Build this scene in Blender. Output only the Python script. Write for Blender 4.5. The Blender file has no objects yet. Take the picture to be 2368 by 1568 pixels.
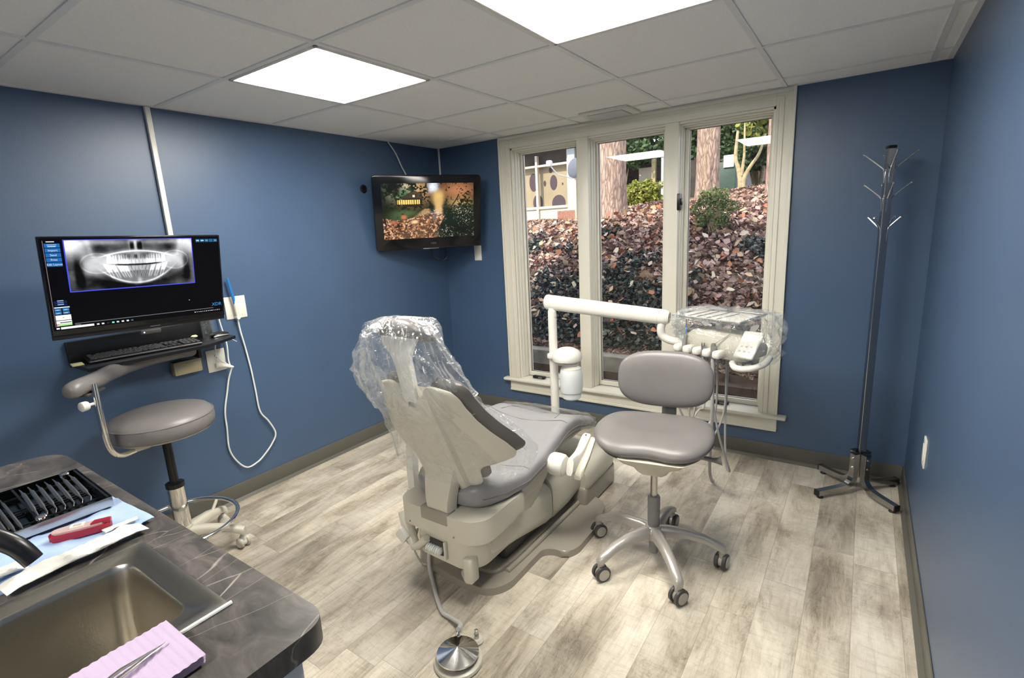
import bpy, bmesh, math, random
import numpy as np
from math import sin, cos, pi, radians as rad, sqrt
from mathutils import Vector, Matrix, noise
random.seed(7); RNG = np.random.default_rng(11)
S = bpy.context.scene
COL = S.collection
V = Vector

# ------------------------------------------------------------------ materials
def mat(name, color=(.5,.5,.5), rough=.5, metal=0., spec=.5, bump=0., bscale=200., coat=0., trans=0., ior=1.45, var=0., vscale=8., emis=None, estr=0., alpha=1.):
    m = bpy.data.materials.new(name); m.use_nodes = True
    nt = m.node_tree; b = nt.nodes['Principled BSDF']
    b.inputs['Base Color'].default_value = (*color, 1); b.inputs['Roughness'].default_value = rough
    b.inputs['Metallic'].default_value = metal; b.inputs['Specular IOR Level'].default_value = spec
    b.inputs['Coat Weight'].default_value = coat; b.inputs['Transmission Weight'].default_value = trans
    b.inputs['IOR'].default_value = ior; b.inputs['Alpha'].default_value = alpha
    if emis: b.inputs['Emission Color'].default_value = (*emis, 1); b.inputs['Emission Strength'].default_value = estr
    tc = nt.nodes.new('ShaderNodeTexCoord')
    if bump:
        n = nt.nodes.new('ShaderNodeTexNoise'); n.inputs['Scale'].default_value = bscale; n.inputs['Detail'].default_value = 3
        nt.links.new(tc.outputs['Object'], n.inputs['Vector'])
        bp = nt.nodes.new('ShaderNodeBump'); bp.inputs['Strength'].default_value = bump; bp.inputs['Distance'].default_value = .002
        nt.links.new(n.outputs['Fac'], bp.inputs['Height']); nt.links.new(bp.outputs['Normal'], b.inputs['Normal'])
    if var:
        n = nt.nodes.new('ShaderNodeTexNoise'); n.inputs['Scale'].default_value = vscale; n.inputs['Detail'].default_value = 5
        nt.links.new(tc.outputs['Object'], n.inputs['Vector'])
        r = nt.nodes.new('ShaderNodeValToRGB'); c = color
        r.color_ramp.elements[0].position = .3; r.color_ramp.elements[1].position = .7
        r.color_ramp.elements[0].color = (*[x*(1-var) for x in c], 1); r.color_ramp.elements[1].color = (*[min(1, x*(1+var)) for x in c], 1)
        nt.links.new(n.outputs['Fac'], r.inputs['Fac']); nt.links.new(r.outputs['Color'], b.inputs['Base Color'])
    return m

M = {}
M['wall'] = mat('blue_wall_paint', (.051,.096,.180), .42, bump=.15, bscale=260, spec=.6, var=.04, vscale=3)
M['wall'].node_tree.nodes['Principled BSDF'].inputs['Coat Weight'].default_value = .35; M['wall'].node_tree.nodes['Principled BSDF'].inputs['Coat Roughness'].default_value = .42
M['base'] = mat('grey_vinyl_base', (.108,.103,.086), .45, bump=.1, bscale=80)
M['trim'] = mat('cream_trim_paint', (.74,.71,.61), .35, bump=.08, bscale=60)
M['tile'] = mat('ceiling_tile', (.88,.87,.84), .9, bump=.6, bscale=420, var=.03, vscale=120)
M['grid'] = mat('ceiling_grid_metal', (.76,.76,.745), .4, bump=.02)
M['cream'] = mat('cream_plastic', (.56,.53,.44), .32, bump=.04, bscale=300)
M['white'] = mat('white_plastic', (.72,.70,.64), .28, bump=.03, bscale=300)
M['taupe'] = mat('taupe_base_plastic', (.30,.27,.225), .22, bump=.05, bscale=200)
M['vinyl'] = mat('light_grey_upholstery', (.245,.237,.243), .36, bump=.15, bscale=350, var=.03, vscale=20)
M['vinyl_shaded'] = mat('shaded_grey_upholstery', (.105,.098,.095), .4, bump=.15, bscale=350)  # chair upholstery again, its shade put into a darker colour
M['stoolv'] = mat('grey_stool_vinyl', (.175,.162,.158), .34, bump=.18, bscale=350, var=.03, vscale=20)
M['seam'] = mat('stitched_seam', (.16,.15,.15), .6, bump=.1)
M['castgrey'] = mat('silver_grey_painted_metal', (.42,.395,.36), .28, metal=.35, bump=.04, bscale=300)
M['darkgrey'] = mat('dark_grey_plastic', (.055,.053,.05), .45, bump=.08)
M['midgrey'] = mat('mid_grey_plastic', (.22,.21,.20), .4, bump=.05)
M['chrome'] = mat('chrome', (.78,.77,.75), .09, metal=1., bump=.01)
M['brushed'] = mat('brushed_steel', (.55,.53,.50), .28, metal=1., bump=.06, bscale=400)
M['rackmet'] = mat('dark_chrome_tube', (.42,.42,.42), .12, metal=1., bump=.02)
M['black'] = mat('black_plastic', (.008,.008,.009), .3, bump=.03)
M['blackgloss'] = mat('black_gloss_plastic', (.006,.006,.008), .12, bump=.01)
M['rubber'] = mat('black_rubber', (.02,.02,.02), .6, bump=.1)
M['blue'] = mat('blue_plastic', (.02,.16,.42), .35, bump=.03)
M['cord'] = mat('white_cable', (.72,.74,.72), .4, bump=.05)
M['hose'] = mat('grey_hose', (.45,.44,.42), .4, bump=.05)
M['tan'] = mat('beige_box_plastic', (.42,.37,.24), .5, bump=.1)
M['sink'] = mat('stainless_sink', (.50,.47,.41), .30, metal=1., bump=.12, bscale=240)
M['caulk'] = mat('white_caulk', (.78,.77,.72), .5, bump=.1)
M['cabinet'] = mat('grey_white_cabinet', (.72,.70,.68), .4, bump=.05)
M['wrap'] = mat('blue_sterile_wrap', (.36,.48,.72), .8, bump=.4, bscale=60, var=.06, vscale=20)
M['pouch'] = mat('white_paper_pouch', (.78,.76,.70), .7, bump=.4, bscale=80)
M['red'] = mat('red_plastic', (.30,.012,.03), .25, bump=.05)
M['clearred'] = mat('clear_cloudy_plastic', (.50,.36,.34), .2, bump=.1)
M['brick'] = mat('brick', (.33,.17,.12), .8, bump=.5, var=.3, vscale=30)
M['concrete'] = mat('weathered_concrete', (.26,.25,.22), .9, bump=.8, bscale=60, var=.25, vscale=12)
M['bldg'] = mat('cream_stucco', (.62,.58,.48), .7, bump=.1, var=.05)
M['mural'] = mat('mural_wall', (.34,.29,.19), .6, bump=.1, var=.1, vscale=2)
M['dots'] = mat('purple_painted_dots', (.065,.045,.06), .6, bump=.1)
M['darkeave'] = mat('dark_brown_eave', (.05,.04,.035), .7, bump=.1, var=.3)
M['leafgreen'] = mat('broad_green_leaves', (.055,.105,.04), .55, bump=.1, var=.6, vscale=3)
M['leafyellow'] = mat('yellow_green_leaves', (.24,.27,.05), .6, bump=.1, var=.45, vscale=6)
M['leafolive'] = mat('olive_small_leaves', (.13,.17,.06), .6, bump=.1, var=.5, vscale=9)
M['twig'] = mat('pale_bark', (.42,.36,.22), .8, bump=.3, var=.3, vscale=20)
M['dish'] = mat('grey_dish', (.12,.14,.18), .5, bump=.05)
M['greenbox'] = mat('dark_green_utility_cabinet', (.045,.085,.07), .5, bump=.1, var=.2)
M['pink'] = mat('faded_red_siding', (.42,.20,.19), .7, bump=.1)
M['darkwood'] = mat('dark_wood_fence', (.045,.04,.035), .7, bump=.3, var=.3)
M['palewall'] = mat('pale_bright_wall', (.80,.83,.88), .7, bump=.1)
M['purple'] = mat('lavender_paper_bib', (.47,.375,.52), .8, bump=.4, bscale=160)

def nodes(m): return m.node_tree.nodes, m.node_tree.links
def N(m, t, **k):
    n = m.node_tree.nodes.new(t)
    for a, v in k.items():
        if a.startswith('i_'): n.inputs[a[2:].replace('_', ' ')].default_value = v
        else: setattr(n, a, v)
    return n
def math_(m, op, a, b=None, clamp=False):
    n = m.node_tree.nodes.new('ShaderNodeMath'); n.operation = op; n.use_clamp = clamp
    for i, x in enumerate((a, b)):
        if x is None: continue
        if isinstance(x, (int, float)): n.inputs[i].default_value = x
        else: m.node_tree.links.new(x, n.inputs[i])
    return n.outputs[0]
def ramp(m, fac, stops):
    n = m.node_tree.nodes.new('ShaderNodeValToRGB'); cr = n.color_ramp
    while len(cr.elements) < len(stops): cr.elements.new(.5)
    for e, (p, c) in zip(cr.elements, stops): e.position = p; e.color = (*c, 1) if len(c) == 3 else c
    m.node_tree.links.new(fac, n.inputs['Fac']); return n.outputs['Color']
def mix(m, fac, a, b, typ='MIX'):
    n = m.node_tree.nodes.new('ShaderNodeMix'); n.data_type = 'RGBA'; n.blend_type = typ
    for s, x in ((n.inputs[0], fac), (n.inputs[6], a), (n.inputs[7], b)):
        if isinstance(x, (int, float)): s.default_value = x
        elif isinstance(x, tuple): s.default_value = (*x, 1)
        else: m.node_tree.links.new(x, s)
    return n.outputs[2]

# distressed plank floor
def floor_mat():
    m = mat('distressed_wood_plank', rough=.42); nt = m.node_tree; L = nt.links; b = nt.nodes['Principled BSDF']
    tc = N(m, 'ShaderNodeTexCoord'); sp = N(m, 'ShaderNodeSeparateXYZ'); L.new(tc.outputs['Object'], sp.inputs[0])
    X, Y = sp.outputs[0], sp.outputs[1]
    u = math_(m, 'DIVIDE', math_(m, 'SUBTRACT', X, 3.050-.1515*40), .1515)
    row = math_(m, 'FLOOR', u); fu = math_(m, 'FRACT', u)
    wn = N(m, 'ShaderNodeTexWhiteNoise', noise_dimensions='1D'); L.new(row, wn.inputs['W'])
    v = math_(m, 'ADD', math_(m, 'DIVIDE', Y, 0.92), math_(m, 'MULTIPLY', wn.outputs['Value'], 7.3))
    pid = math_(m, 'FLOOR', v); fv = math_(m, 'FRACT', v)
    cb = N(m, 'ShaderNodeCombineXYZ'); L.new(row, cb.inputs[0]); L.new(pid, cb.inputs[1])
    w2 = N(m, 'ShaderNodeTexWhiteNoise', noise_dimensions='2D'); L.new(cb.outputs[0], w2.inputs['Vector'])
    rnd = w2.outputs['Value']
    # per plank shifted coords
    off = N(m, 'ShaderNodeCombineXYZ'); L.new(math_(m, 'MULTIPLY', rnd, 37.), off.inputs[0]); L.new(math_(m, 'MULTIPLY', rnd, 91.), off.inputs[1])
    add = N(m, 'ShaderNodeVectorMath', operation='ADD'); L.new(tc.outputs['Object'], add.inputs[0]); L.new(off.outputs[0], add.inputs[1])
    def nz(scale, sx, sy, det=6, rough=.6, dist=0.):
        mp = N(m, 'ShaderNodeMapping'); mp.inputs['Scale'].default_value = (sx, sy, 1); L.new(add.outputs[0], mp.inputs['Vector'])
        n = N(m, 'ShaderNodeTexNoise'); n.inputs['Scale'].default_value = scale; n.inputs['Detail'].default_value = det; n.inputs['Roughness'].default_value = rough; n.inputs['Distortion'].default_value = dist
        L.new(mp.outputs[0], n.inputs['Vector']); return n.outputs['Fac']
    patch = nz(4.5, 1.3, .5, 5, .62, .6)
    grain = nz(26, 1.6, .13, 8, .7, .5)
    scr = nz(30, .28, 2.0, 5, .75, 1.0)
    fine = nz(120, 1., .25, 4, .7)
    crk = nz(9, 1.5, .22, 7, .75, 1.5)
    base = ramp(m, patch, [(.28, (.26,.225,.185)), (.42, (.42,.38,.315)), (.56, (.57,.53,.455)), (.72, (.66,.63,.56))])
    tone = ramp(m, rnd, [(0, (.80,.77,.73)), (.3, (.93,.91,.88)), (.7, (1.04,1.01,.95)), (1, (1.10,1.09,1.06))])
    c = mix(m, 1., base, tone, 'MULTIPLY')
    c = mix(m, .55, c, ramp(m, grain, [(.30, (.55,.50,.46)), (.50, (1,1,1)), (.8, (1.08,1.08,1.08))]), 'MULTIPLY')
    c = mix(m, .40, c, ramp(m, scr, [(.34, (.62,.59,.56)), (.48, (1,1,1)), (.75, (1.12,1.12,1.12))]), 'MULTIPLY')
    c = mix(m, .22, c, ramp(m, fine, [(.3, (.7,.68,.66)), (.6, (1.05,1.05,1.05))]), 'MULTIPLY')
    ln = ramp(m, crk, [(.475, (1,1,1)), (.495, (.48,.43,.39)), (.515, (1,1,1))])
    c = mix(m, math_(m, 'MULTIPLY', ramp(m, patch, [(.4, (1,1,1)), (.6, (.1,.1,.1))]), .7), c, mix(m, 1., c, ln, 'MULTIPLY'))
    e1 = math_(m, 'MINIMUM', fu, math_(m, 'SUBTRACT', 1., fu)); e2 = math_(m, 'MINIMUM', fv, math_(m, 'SUBTRACT', 1., fv))
    s1 = math_(m, 'LESS_THAN', e1, .008); s2 = math_(m, 'LESS_THAN', e2, .0012)
    c = mix(m, math_(m, 'MULTIPLY', math_(m, 'MAXIMUM', s1, s2), .5), c, (.20,.17,.14))
    L.new(c, b.inputs['Base Color'])
    bp = N(m, 'ShaderNodeBump'); bp.inputs['Strength'].default_value = .25; bp.inputs['Distance'].default_value = .0015
    L.new(scr, bp.inputs['Height']); L.new(bp.outputs[0], b.inputs['Normal'])
    r = ramp(m, grain, [(.3, (.34,)*3), (.7, (.5,)*3)]); L.new(r, b.inputs['Roughness'])
    return m
M['floor'] = floor_mat()

def counter_mat():
    m = mat('dark_marbled_laminate', rough=.34); L = m.node_tree.links; b = m.node_tree.nodes['Principled BSDF']
    tc = N(m, 'ShaderNodeTexCoord')
    n = N(m, 'ShaderNodeTexNoise'); n.inputs['Scale'].default_value = 9; n.inputs['Detail'].default_value = 8; n.inputs['Roughness'].default_value = .65; n.inputs['Distortion'].default_value = 1.2
    mp = N(m, 'ShaderNodeMapping'); mp.inputs['Scale'].default_value = (1, 2.2, 1); mp.inputs['Rotation'].default_value = (0,0,.5); L.new(tc.outputs['Object'], mp.inputs[0]); L.new(mp.outputs[0], n.inputs['Vector'])
    c = ramp(m, n.outputs['Fac'], [(.3, (.034,.031,.029)), (.5, (.075,.068,.063)), (.68, (.14,.118,.112))])
    def vein(sc, rot, w, off):
        mp2 = N(m, 'ShaderNodeMapping'); mp2.inputs['Rotation'].default_value = (0,0,rot); mp2.inputs['Location'].default_value = (off, off*.7, .2)
        mp2.inputs['Scale'].default_value = (1, .28, 1); L.new(tc.outputs['Object'], mp2.inputs[0])
        v = N(m, 'ShaderNodeTexVoronoi', feature='DISTANCE_TO_EDGE'); v.inputs['Scale'].default_value = sc
        n2 = N(m, 'ShaderNodeTexNoise'); n2.inputs['Scale'].default_value = 6; n2.inputs['Detail'].default_value = 4; L.new(mp2.outputs[0], n2.inputs['Vector'])
        ad = N(m, 'ShaderNodeVectorMath', operation='MULTIPLY_ADD'); ad.inputs[1].default_value = (.09,)*3
        L.new(n2.outputs['Color'], ad.inputs[0]); L.new(mp2.outputs[0], ad.inputs[2]); L.new(ad.outputs[0], v.inputs['Vector'])
        return ramp(m, v.outputs['Distance'], [(0, (1,1,1)), (w, (0,0,0))])
    f = N(m, 'ShaderNodeTexNoise'); f.inputs['Scale'].default_value = 5; L.new(tc.outputs['Object'], f.inputs['Vector'])
    fm = ramp(m, f.outputs['Fac'], [(.42, (0,0,0)), (.6, (1,1,1))])
    v1 = mix(m, 1., vein(5.5, .9, .007, .3), fm, 'MULTIPLY')
    v2 = mix(m, 1., vein(9., -.35, .006, 1.9), (.5,.5,.5), 'MULTIPLY')
    vv = mix(m, 1., v1, v2, 'ADD')
    c = mix(m, vv, c, (.42,.38,.33)); L.new(c, b.inputs['Base Color'])
    return m
M['counter'] = counter_mat()

def bark_mat():
    m = mat('pine_bark', rough=.85); L = m.node_tree.links; b = m.node_tree.nodes['Principled BSDF']
    tc = N(m, 'ShaderNodeTexCoord'); mp = N(m, 'ShaderNodeMapping'); mp.inputs['Scale'].default_value = (1,1,.22); L.new(tc.outputs['Object'], mp.inputs[0])
    n = N(m, 'ShaderNodeTexNoise'); n.inputs['Scale'].default_value = 14; n.inputs['Detail'].default_value = 6; L.new(mp.outputs[0], n.inputs['Vector'])
    ad = N(m, 'ShaderNodeVectorMath', operation='MULTIPLY_ADD'); ad.inputs[1].default_value = (.10,)*3; L.new(n.outputs['Color'], ad.inputs[0]); L.new(mp.outputs[0], ad.inputs[2])
    v = N(m, 'ShaderNodeTexVoronoi', feature='DISTANCE_TO_EDGE'); v.inputs['Scale'].default_value = 24; L.new(ad.outputs[0], v.inputs['Vector'])
    k = ramp(m, v.outputs['Distance'], [(0, (.19,.145,.125)), (.10, (.36,.265,.22)), (.3, (.50,.39,.33))])
    k = mix(m, .5, k, ramp(m, n.outputs['Fac'], [(.3, (.6,.58,.56)), (.7, (1.2,1.15,1.1))]), 'MULTIPLY'); L.new(k, b.inputs['Base Color'])
    bp = N(m, 'ShaderNodeBump'); bp.inputs['Strength'].default_value = 1.; bp.inputs['Distance'].default_value = .02; L.new(v.outputs['Distance'], bp.inputs['Height']); L.new(bp.outputs[0], b.inputs['Normal'])
    return m
M['bark'] = bark_mat()

def attr_mat(name, rough=.7, emit=0.):
    m = mat(name, rough=rough); L = m.node_tree.links; b = m.node_tree.nodes['Principled BSDF']
    a = N(m, 'ShaderNodeAttribute'); a.attribute_name = 'Col'
    if emit:
        b.inputs['Base Color'].default_value = (.001,.001,.001,1); b.inputs['Specular IOR Level'].default_value = .12; L.new(a.outputs['Color'], b.inputs['Emission Color']); b.inputs['Emission Strength'].default_value = emit
    else: L.new(a.outputs['Color'], b.inputs['Base Color'])
    return m
M['leaves'] = attr_mat('fallen_leaf_mix', .6)
M['screen'] = attr_mat('lit_screen', .25, 1.)
M['screen2'] = attr_mat('lit_television_screen', .2, .8)

def film_mat(name, gl=.12, haze=.10, rough=.08, bscale=28, bstr=.6):
    m = bpy.data.materials.new(name); m.use_nodes = True; nt = m.node_tree; L = nt.links
    for n in list(nt.nodes):
        if n.type != 'OUTPUT_MATERIAL': nt.nodes.remove(n)
    out = [n for n in nt.nodes if n.type == 'OUTPUT_MATERIAL'][0]
    tr = N(m, 'ShaderNodeBsdfTransparent'); tr.inputs[0].default_value = (.97,.98,.98,1)
    g = N(m, 'ShaderNodeBsdfGlossy'); g.inputs['Roughness'].default_value = rough; g.inputs['Color'].default_value = (1,1,1,1)
    d = N(m, 'ShaderNodeBsdfDiffuse'); d.inputs['Color'].default_value = (.8,.82,.84,1)
    tl = N(m, 'ShaderNodeBsdfTranslucent'); tl.inputs['Color'].default_value = (.8,.82,.84,1)
    tc = N(m, 'ShaderNodeTexCoord'); n = N(m, 'ShaderNodeTexNoise'); n.inputs['Scale'].default_value = bscale; n.inputs['Detail'].default_value = 4; n.inputs['Distortion'].default_value = 1.5
    L.new(tc.outputs['Object'], n.inputs['Vector'])
    bp = N(m, 'ShaderNodeBump'); bp.inputs['Strength'].default_value = bstr; bp.inputs['Distance'].default_value = .02; L.new(n.outputs['Fac'], bp.inputs['Height']); L.new(bp.outputs[0], g.inputs['Normal'])
    lw = N(m, 'ShaderNodeLayerWeight'); lw.inputs['Blend'].default_value = .35; L.new(bp.outputs[0], lw.inputs['Normal'])
    f = math_(m, 'ADD', math_(m, 'MULTIPLY', lw.outputs['Facing'], gl*2.2), gl*.5, True)
    md = N(m, 'ShaderNodeMixShader'); md.inputs[0].default_value = .5; L.new(d.outputs[0], md.inputs[1]); L.new(tl.outputs[0], md.inputs[2])
    hz = math_(m, 'ADD', math_(m, 'MULTIPLY', lw.outputs['Facing'], haze*1.6), haze*.4, True)
    m1 = N(m, 'ShaderNodeMixShader'); L.new(hz, m1.inputs[0]); L.new(tr.outputs[0], m1.inputs[1]); L.new(md.outputs[0], m1.inputs[2])
    m2 = N(m, 'ShaderNodeMixShader'); L.new(f, m2.inputs[0]); L.new(m1.outputs[0], m2.inputs[1]); L.new(g.outputs[0], m2.inputs[2]); L.new(m2.outputs[0], out.inputs[0])
    return m
M['film'] = film_mat('clear_plastic_film')
M['film2'] = film_mat('thin_clear_toe_cover', .10, .05, .1, 18, .5)
def glass_mat():
    m = bpy.data.materials.new('window_glass'); m.use_nodes = True; nt = m.node_tree; L = nt.links
    for n in list(nt.nodes):
        if n.type != 'OUTPUT_MATERIAL': nt.nodes.remove(n)
    out = [n for n in nt.nodes if n.type == 'OUTPUT_MATERIAL'][0]
    tr = N(m, 'ShaderNodeBsdfTransparent'); g = N(m, 'ShaderNodeBsdfGlossy'); g.inputs['Roughness'].default_value = 0.
    lw = N(m, 'ShaderNodeLayerWeight'); lw.inputs['Blend'].default_value = .5
    fr = math_(m, 'ADD', math_(m, 'MULTIPLY', math_(m, 'POWER', lw.outputs['Facing'], 5.), .96), .035)
    mx = N(m, 'ShaderNodeMixShader'); L.new(fr, mx.inputs[0]); L.new(tr.outputs[0], mx.inputs[1]); L.new(g.outputs[0], mx.inputs[2]); L.new(mx.outputs[0], out.inputs[0])
    return m
M['glass'] = glass_mat()
M['frost'] = mat('frosted_bottle', (.78,.82,.82), .35, bump=.05, trans=.25)
def emit_mat(name, c, s):
    m = mat(name, (.9,.9,.9), .5); b = m.node_tree.nodes['Principled BSDF']; b.inputs['Emission Color'].default_value = (*c,1); b.inputs['Emission Strength'].default_value = s; return m
M['light'] = emit_mat('led_diffuser', (1,.955,.87), 27.)
M['lcd'] = emit_mat('lit_keypad_display', (.75,.88,1), .35)
M['led'] = emit_mat('blue_power_light', (.5,.6,1), 3.)

# ------------------------------------------------------------------ mesh helpers
class MB:
    def __init__(s): s.bm = bmesh.new()
    def _add(s, vs, fs):
        v = [s.bm.verts.new(p) for p in vs]
        for f in fs:
            try: s.bm.faces.new([v[i] for i in f])
            except ValueError: pass
        return v
    def box(s, a, b, bev=0., seg=2, mtx=None):
        r = bmesh.ops.create_cube(s.bm, size=1.); vs = r['verts']
        c = [(a[i]+b[i])/2 for i in range(3)]; d = [abs(b[i]-a[i]) for i in range(3)]
        for v in vs: v.co = V((v.co.x*d[0]+c[0], v.co.y*d[1]+c[1], v.co.z*d[2]+c[2]))
        if bev:
            es = list({e for v in vs for e in v.link_edges})
            q = bmesh.ops.bevel(s.bm, geom=es, offset=min(bev, .49*min(d)), segments=seg, profile=.5, affect='EDGES')
            vs = list({v for f in q['faces'] for v in f.verts} | {v for v in vs if v.is_valid})
        if mtx: 
            for v in vs: v.co = mtx @ v.co
        return s
    def loft(s, rings, cap=True, closed=True, loop=False):
        n = len(rings[0]); vs = [[s.bm.verts.new(p) for p in r] for r in rings]
        R = len(rings)
        for i in range(R if loop else R-1):
            A, B = vs[i], vs[(i+1) % R]
            for j in range(n if closed else n-1):
                k = (j+1) % n
                try: s.bm.faces.new((A[j], A[k], B[k], B[j]))
                except ValueError: pass
        if cap and closed and not loop:
            for r in (vs[0][::-1], vs[-1]):
                try: s.bm.faces.new(r)
                except ValueError: pass
        return s
    def tube(s, pts, r, n=10, cap=True, smooth=0, flat=1.):
        P = [V(p) for p in pts]
        if smooth: P = spline(P, smooth)
        R = r if isinstance(r, (list, tuple)) else None
        rings = []; up = None
        for i, p in enumerate(P):
            t = (P[min(i+1, len(P)-1)] - P[max(i-1, 0)]).normalized()
            if up is None: up = V((0,0,1)) if abs(t.z) < .9 else V((1,0,0))
            a = t.cross(up).normalized(); b = a.cross(t).normalized(); up = b
            if R:
                f = i/(len(P)-1)*(len(R)-1); k = min(int(f), len(R)-2); rr = R[k]+(R[k+1]-R[k])*(f-k)
            else: rr = r
            rings.append([p + a*cos(2*pi*j/n)*rr + b*sin(2*pi*j/n)*rr*flat for j in range(n)])
        return s.loft(rings, cap)
    def cyl(s, a, b, r, r2=None, n=24):
        a, b = V(a), V(b); t = (b-a).normalized(); up = V((0,0,1)) if abs(t.z) < .9 else V((1,0,0))
        u = t.cross(up).normalized(); w = u.cross(t); r2 = r if r2 is None else r2
        return s.loft([[c + u*cos(2*pi*j/n)*q + w*sin(2*pi*j/n)*q for j in range(n)] for c, q in ((a, r), (b, r2))])
    def lathe(s, c, axis, prof, n=32):
        c = V(c); t = V(axis).normalized(); up = V((0,0,1)) if abs(t.z) < .9 else V((1,0,0))
        u = t.cross(up).normalized(); w = u.cross(t)
        return s.loft([[c + t*h + u*cos(2*pi*j/n)*max(q,1e-4) + w*sin(2*pi*j/n)*max(q,1e-4) for j in range(n)] for q, h in prof])
    def prism(s, poly, z0, z1, bev=0., seg=2, f=None):
        # poly in xy extruded z0..z1; f maps (x,y,z)->Vector
        f = f or (lambda x, y, z: V((x, y, z)))
        n = len(poly); a = [s.bm.verts.new((x, y, z0)) for x, y in poly]; b = [s.bm.verts.new((x, y, z1)) for x, y in poly]
        fs = [s.bm.faces.new(a[::-1]), s.bm.faces.new(b)]
        for i in range(n): fs.append(s.bm.faces.new((a[i], a[(i+1) % n], b[(i+1) % n], b[i])))
        vs = a+b
        if bev:
            es = list({e for e in fs[1].edges} | {e for e in fs[0].edges})
            q = bmesh.ops.bevel(s.bm, geom=es, offset=bev, segments=seg, profile=.5, affect='EDGES')
            vs = list({v for fc in q['faces'] for v in fc.verts} | {v for v in vs if v.is_valid})
        for v in vs: v.co = f(*v.co)
        return s
    def pad(s, c, ux, uy, w, h, t, n=3., p=4., seg=48, rings=9, curv=0., back=.5, shape=None):
        # domed cushion; front dome along ux x uy
        c, ux, uy = V(c), V(ux).normalized(), V(uy).normalized(); un = ux.cross(uy).normalized()
        def pt(r, th, side):
            ct, st = cos(th), sin(th)
            x = abs(ct)**(2/n)*(1 if ct >= 0 else -1); y = abs(st)**(2/n)*(1 if st >= 0 else -1)
            k = (1-r**p)**.5 if r < 1 else 0
            dx, dy, dz = x*r, y*r, 0
            if shape: dx, dy, dz = shape(dx, dy)
            return c + ux*dx*w/2 + uy*dy*h/2 + un*(side*k*t*(.5 if side > 0 else back) + curv*dx*dx + dz)
        fr = [[pt(r, 2*pi*j/seg, 1) for j in range(seg)] for r in [.02]+[sin(pi/2*i/rings) for i in range(1, rings+1)]]
        bk = [[pt(r, 2*pi*j/seg, -1) for j in range(seg)] for r in [.02]+[sin(pi/2*i/rings) for i in range(1, rings)]]
        return s.loft(fr+bk[::-1])
    def quad(s, a, b, c, d): s._add([a, b, c, d], [(0,1,2,3)]); return s
    def build(s, name, m, parent=None, smooth=40, sub=0, mods=None, label=None):
        bmesh.ops.recalc_face_normals(s.bm, faces=s.bm.faces)
        me = bpy.data.meshes.new(name)
        off = wloc(parent) if parent else None
        if off is None:
            vs = [v.co for v in s.bm.verts]
            lo = V([min(v[i] for v in vs) for i in range(3)]); hi = V([max(v[i] for v in vs) for i in range(3)])
            off = V(((lo.x+hi.x)/2, (lo.y+hi.y)/2, lo.z)); loc = off
        else: loc = V((0,0,0))
        for v in s.bm.verts: v.co -= off
        s.bm.to_mesh(me); s.bm.free()
        me.materials.append(M[m] if isinstance(m, str) else m)
        if smooth:
            me.polygons.foreach_set('use_smooth', [True]*len(me.polygons)); me.set_sharp_from_angle(angle=rad(smooth))
        o = bpy.data.objects.new(name, me); COL.objects.link(o); o.location = loc
        if parent: o.parent = parent
        if sub:
            md = o.modifiers.new('sub', 'SUBSURF'); md.levels = md.render_levels = sub
        if label: o['label'] = label
        return o
def wloc(o):
    l = V((0,0,0))
    while o: l += o.location; o = o.parent
    return l
def spline(P, k):
    out = []
    for i in range(len(P)-1):
        p0, p1, p2, p3 = P[max(i-1,0)], P[i], P[i+1], P[min(i+2, len(P)-1)]
        for j in range(k):
            t = j/k; out.append(.5*((2*p1)+(p2-p0)*t+(2*p0-5*p1+4*p2-p3)*t*t+(3*p1-p0-3*p2+p3)*t**3))
    out.append(P[-1]); return out
def tag(o, label, cat, group=None, kind=None):
    o['label'] = label; o['category'] = cat
    if group: o['group'] = group
    if kind: o['kind'] = kind
    return o
def thing(name, loc, label, cat, group=None):
    o = bpy.data.objects.new(name, None); COL.objects.link(o); o.location = loc; o.empty_display_size = .05
    return tag(o, label, cat, group)
def struct(o, label=None, cat=None):
    o['kind'] = 'structure'
    if label: o['label'] = label
    if cat: o['category'] = cat
    return o
def text(name, s, size, mtx, m, parent, ext=.0004, align='CENTER'):
    cu = bpy.data.curves.new(name+'_c', 'FONT'); cu.body = s; cu.size = size; cu.extrude = ext; cu.align_x = align; cu.align_y = 'CENTER'
    to = bpy.data.objects.new('tmp', cu); COL.objects.link(to)
    dg = bpy.context.evaluated_depsgraph_get(); me = bpy.data.meshes.new_from_object(to.evaluated_get(dg))
    bpy.data.objects.remove(to); bpy.data.curves.remove(cu)
    me.transform(mtx); me.transform(Matrix.Translation(-wloc(parent))); me.materials.clear(); me.materials.append(M[m]); me.name = name
    o = bpy.data.objects.new(name, me); COL.objects.link(o); o.parent = parent; return o
def colgrid(name, corners, nx, ny, func, m, parent):
    # corners TL,TR,BR,BL ; func(U,V)->(ny+1,nx+1,3)
    TL, TR, BR, BL = [np.array(c) for c in corners]
    u, v = np.meshgrid(np.linspace(0,1,nx+1), np.linspace(0,1,ny+1))
    P = (TL*(1-u[...,None])+TR*u[...,None])*(1-v[...,None]) + (BL*(1-u[...,None])+BR*u[...,None])*v[...,None]
    off = np.array(wloc(parent)); P = (P-off).reshape(-1,3)
    C = np.clip(func(u, v), 0, 1).reshape(-1,3)
    i = (np.arange(ny)[:,None]*(nx+1)+np.arange(nx)[None,:]).reshape(-1)
    F = np.stack([i, i+nx+1, i+nx+2, i+1], 1)
    return npmesh(name, P, F, C, m, parent)
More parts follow.
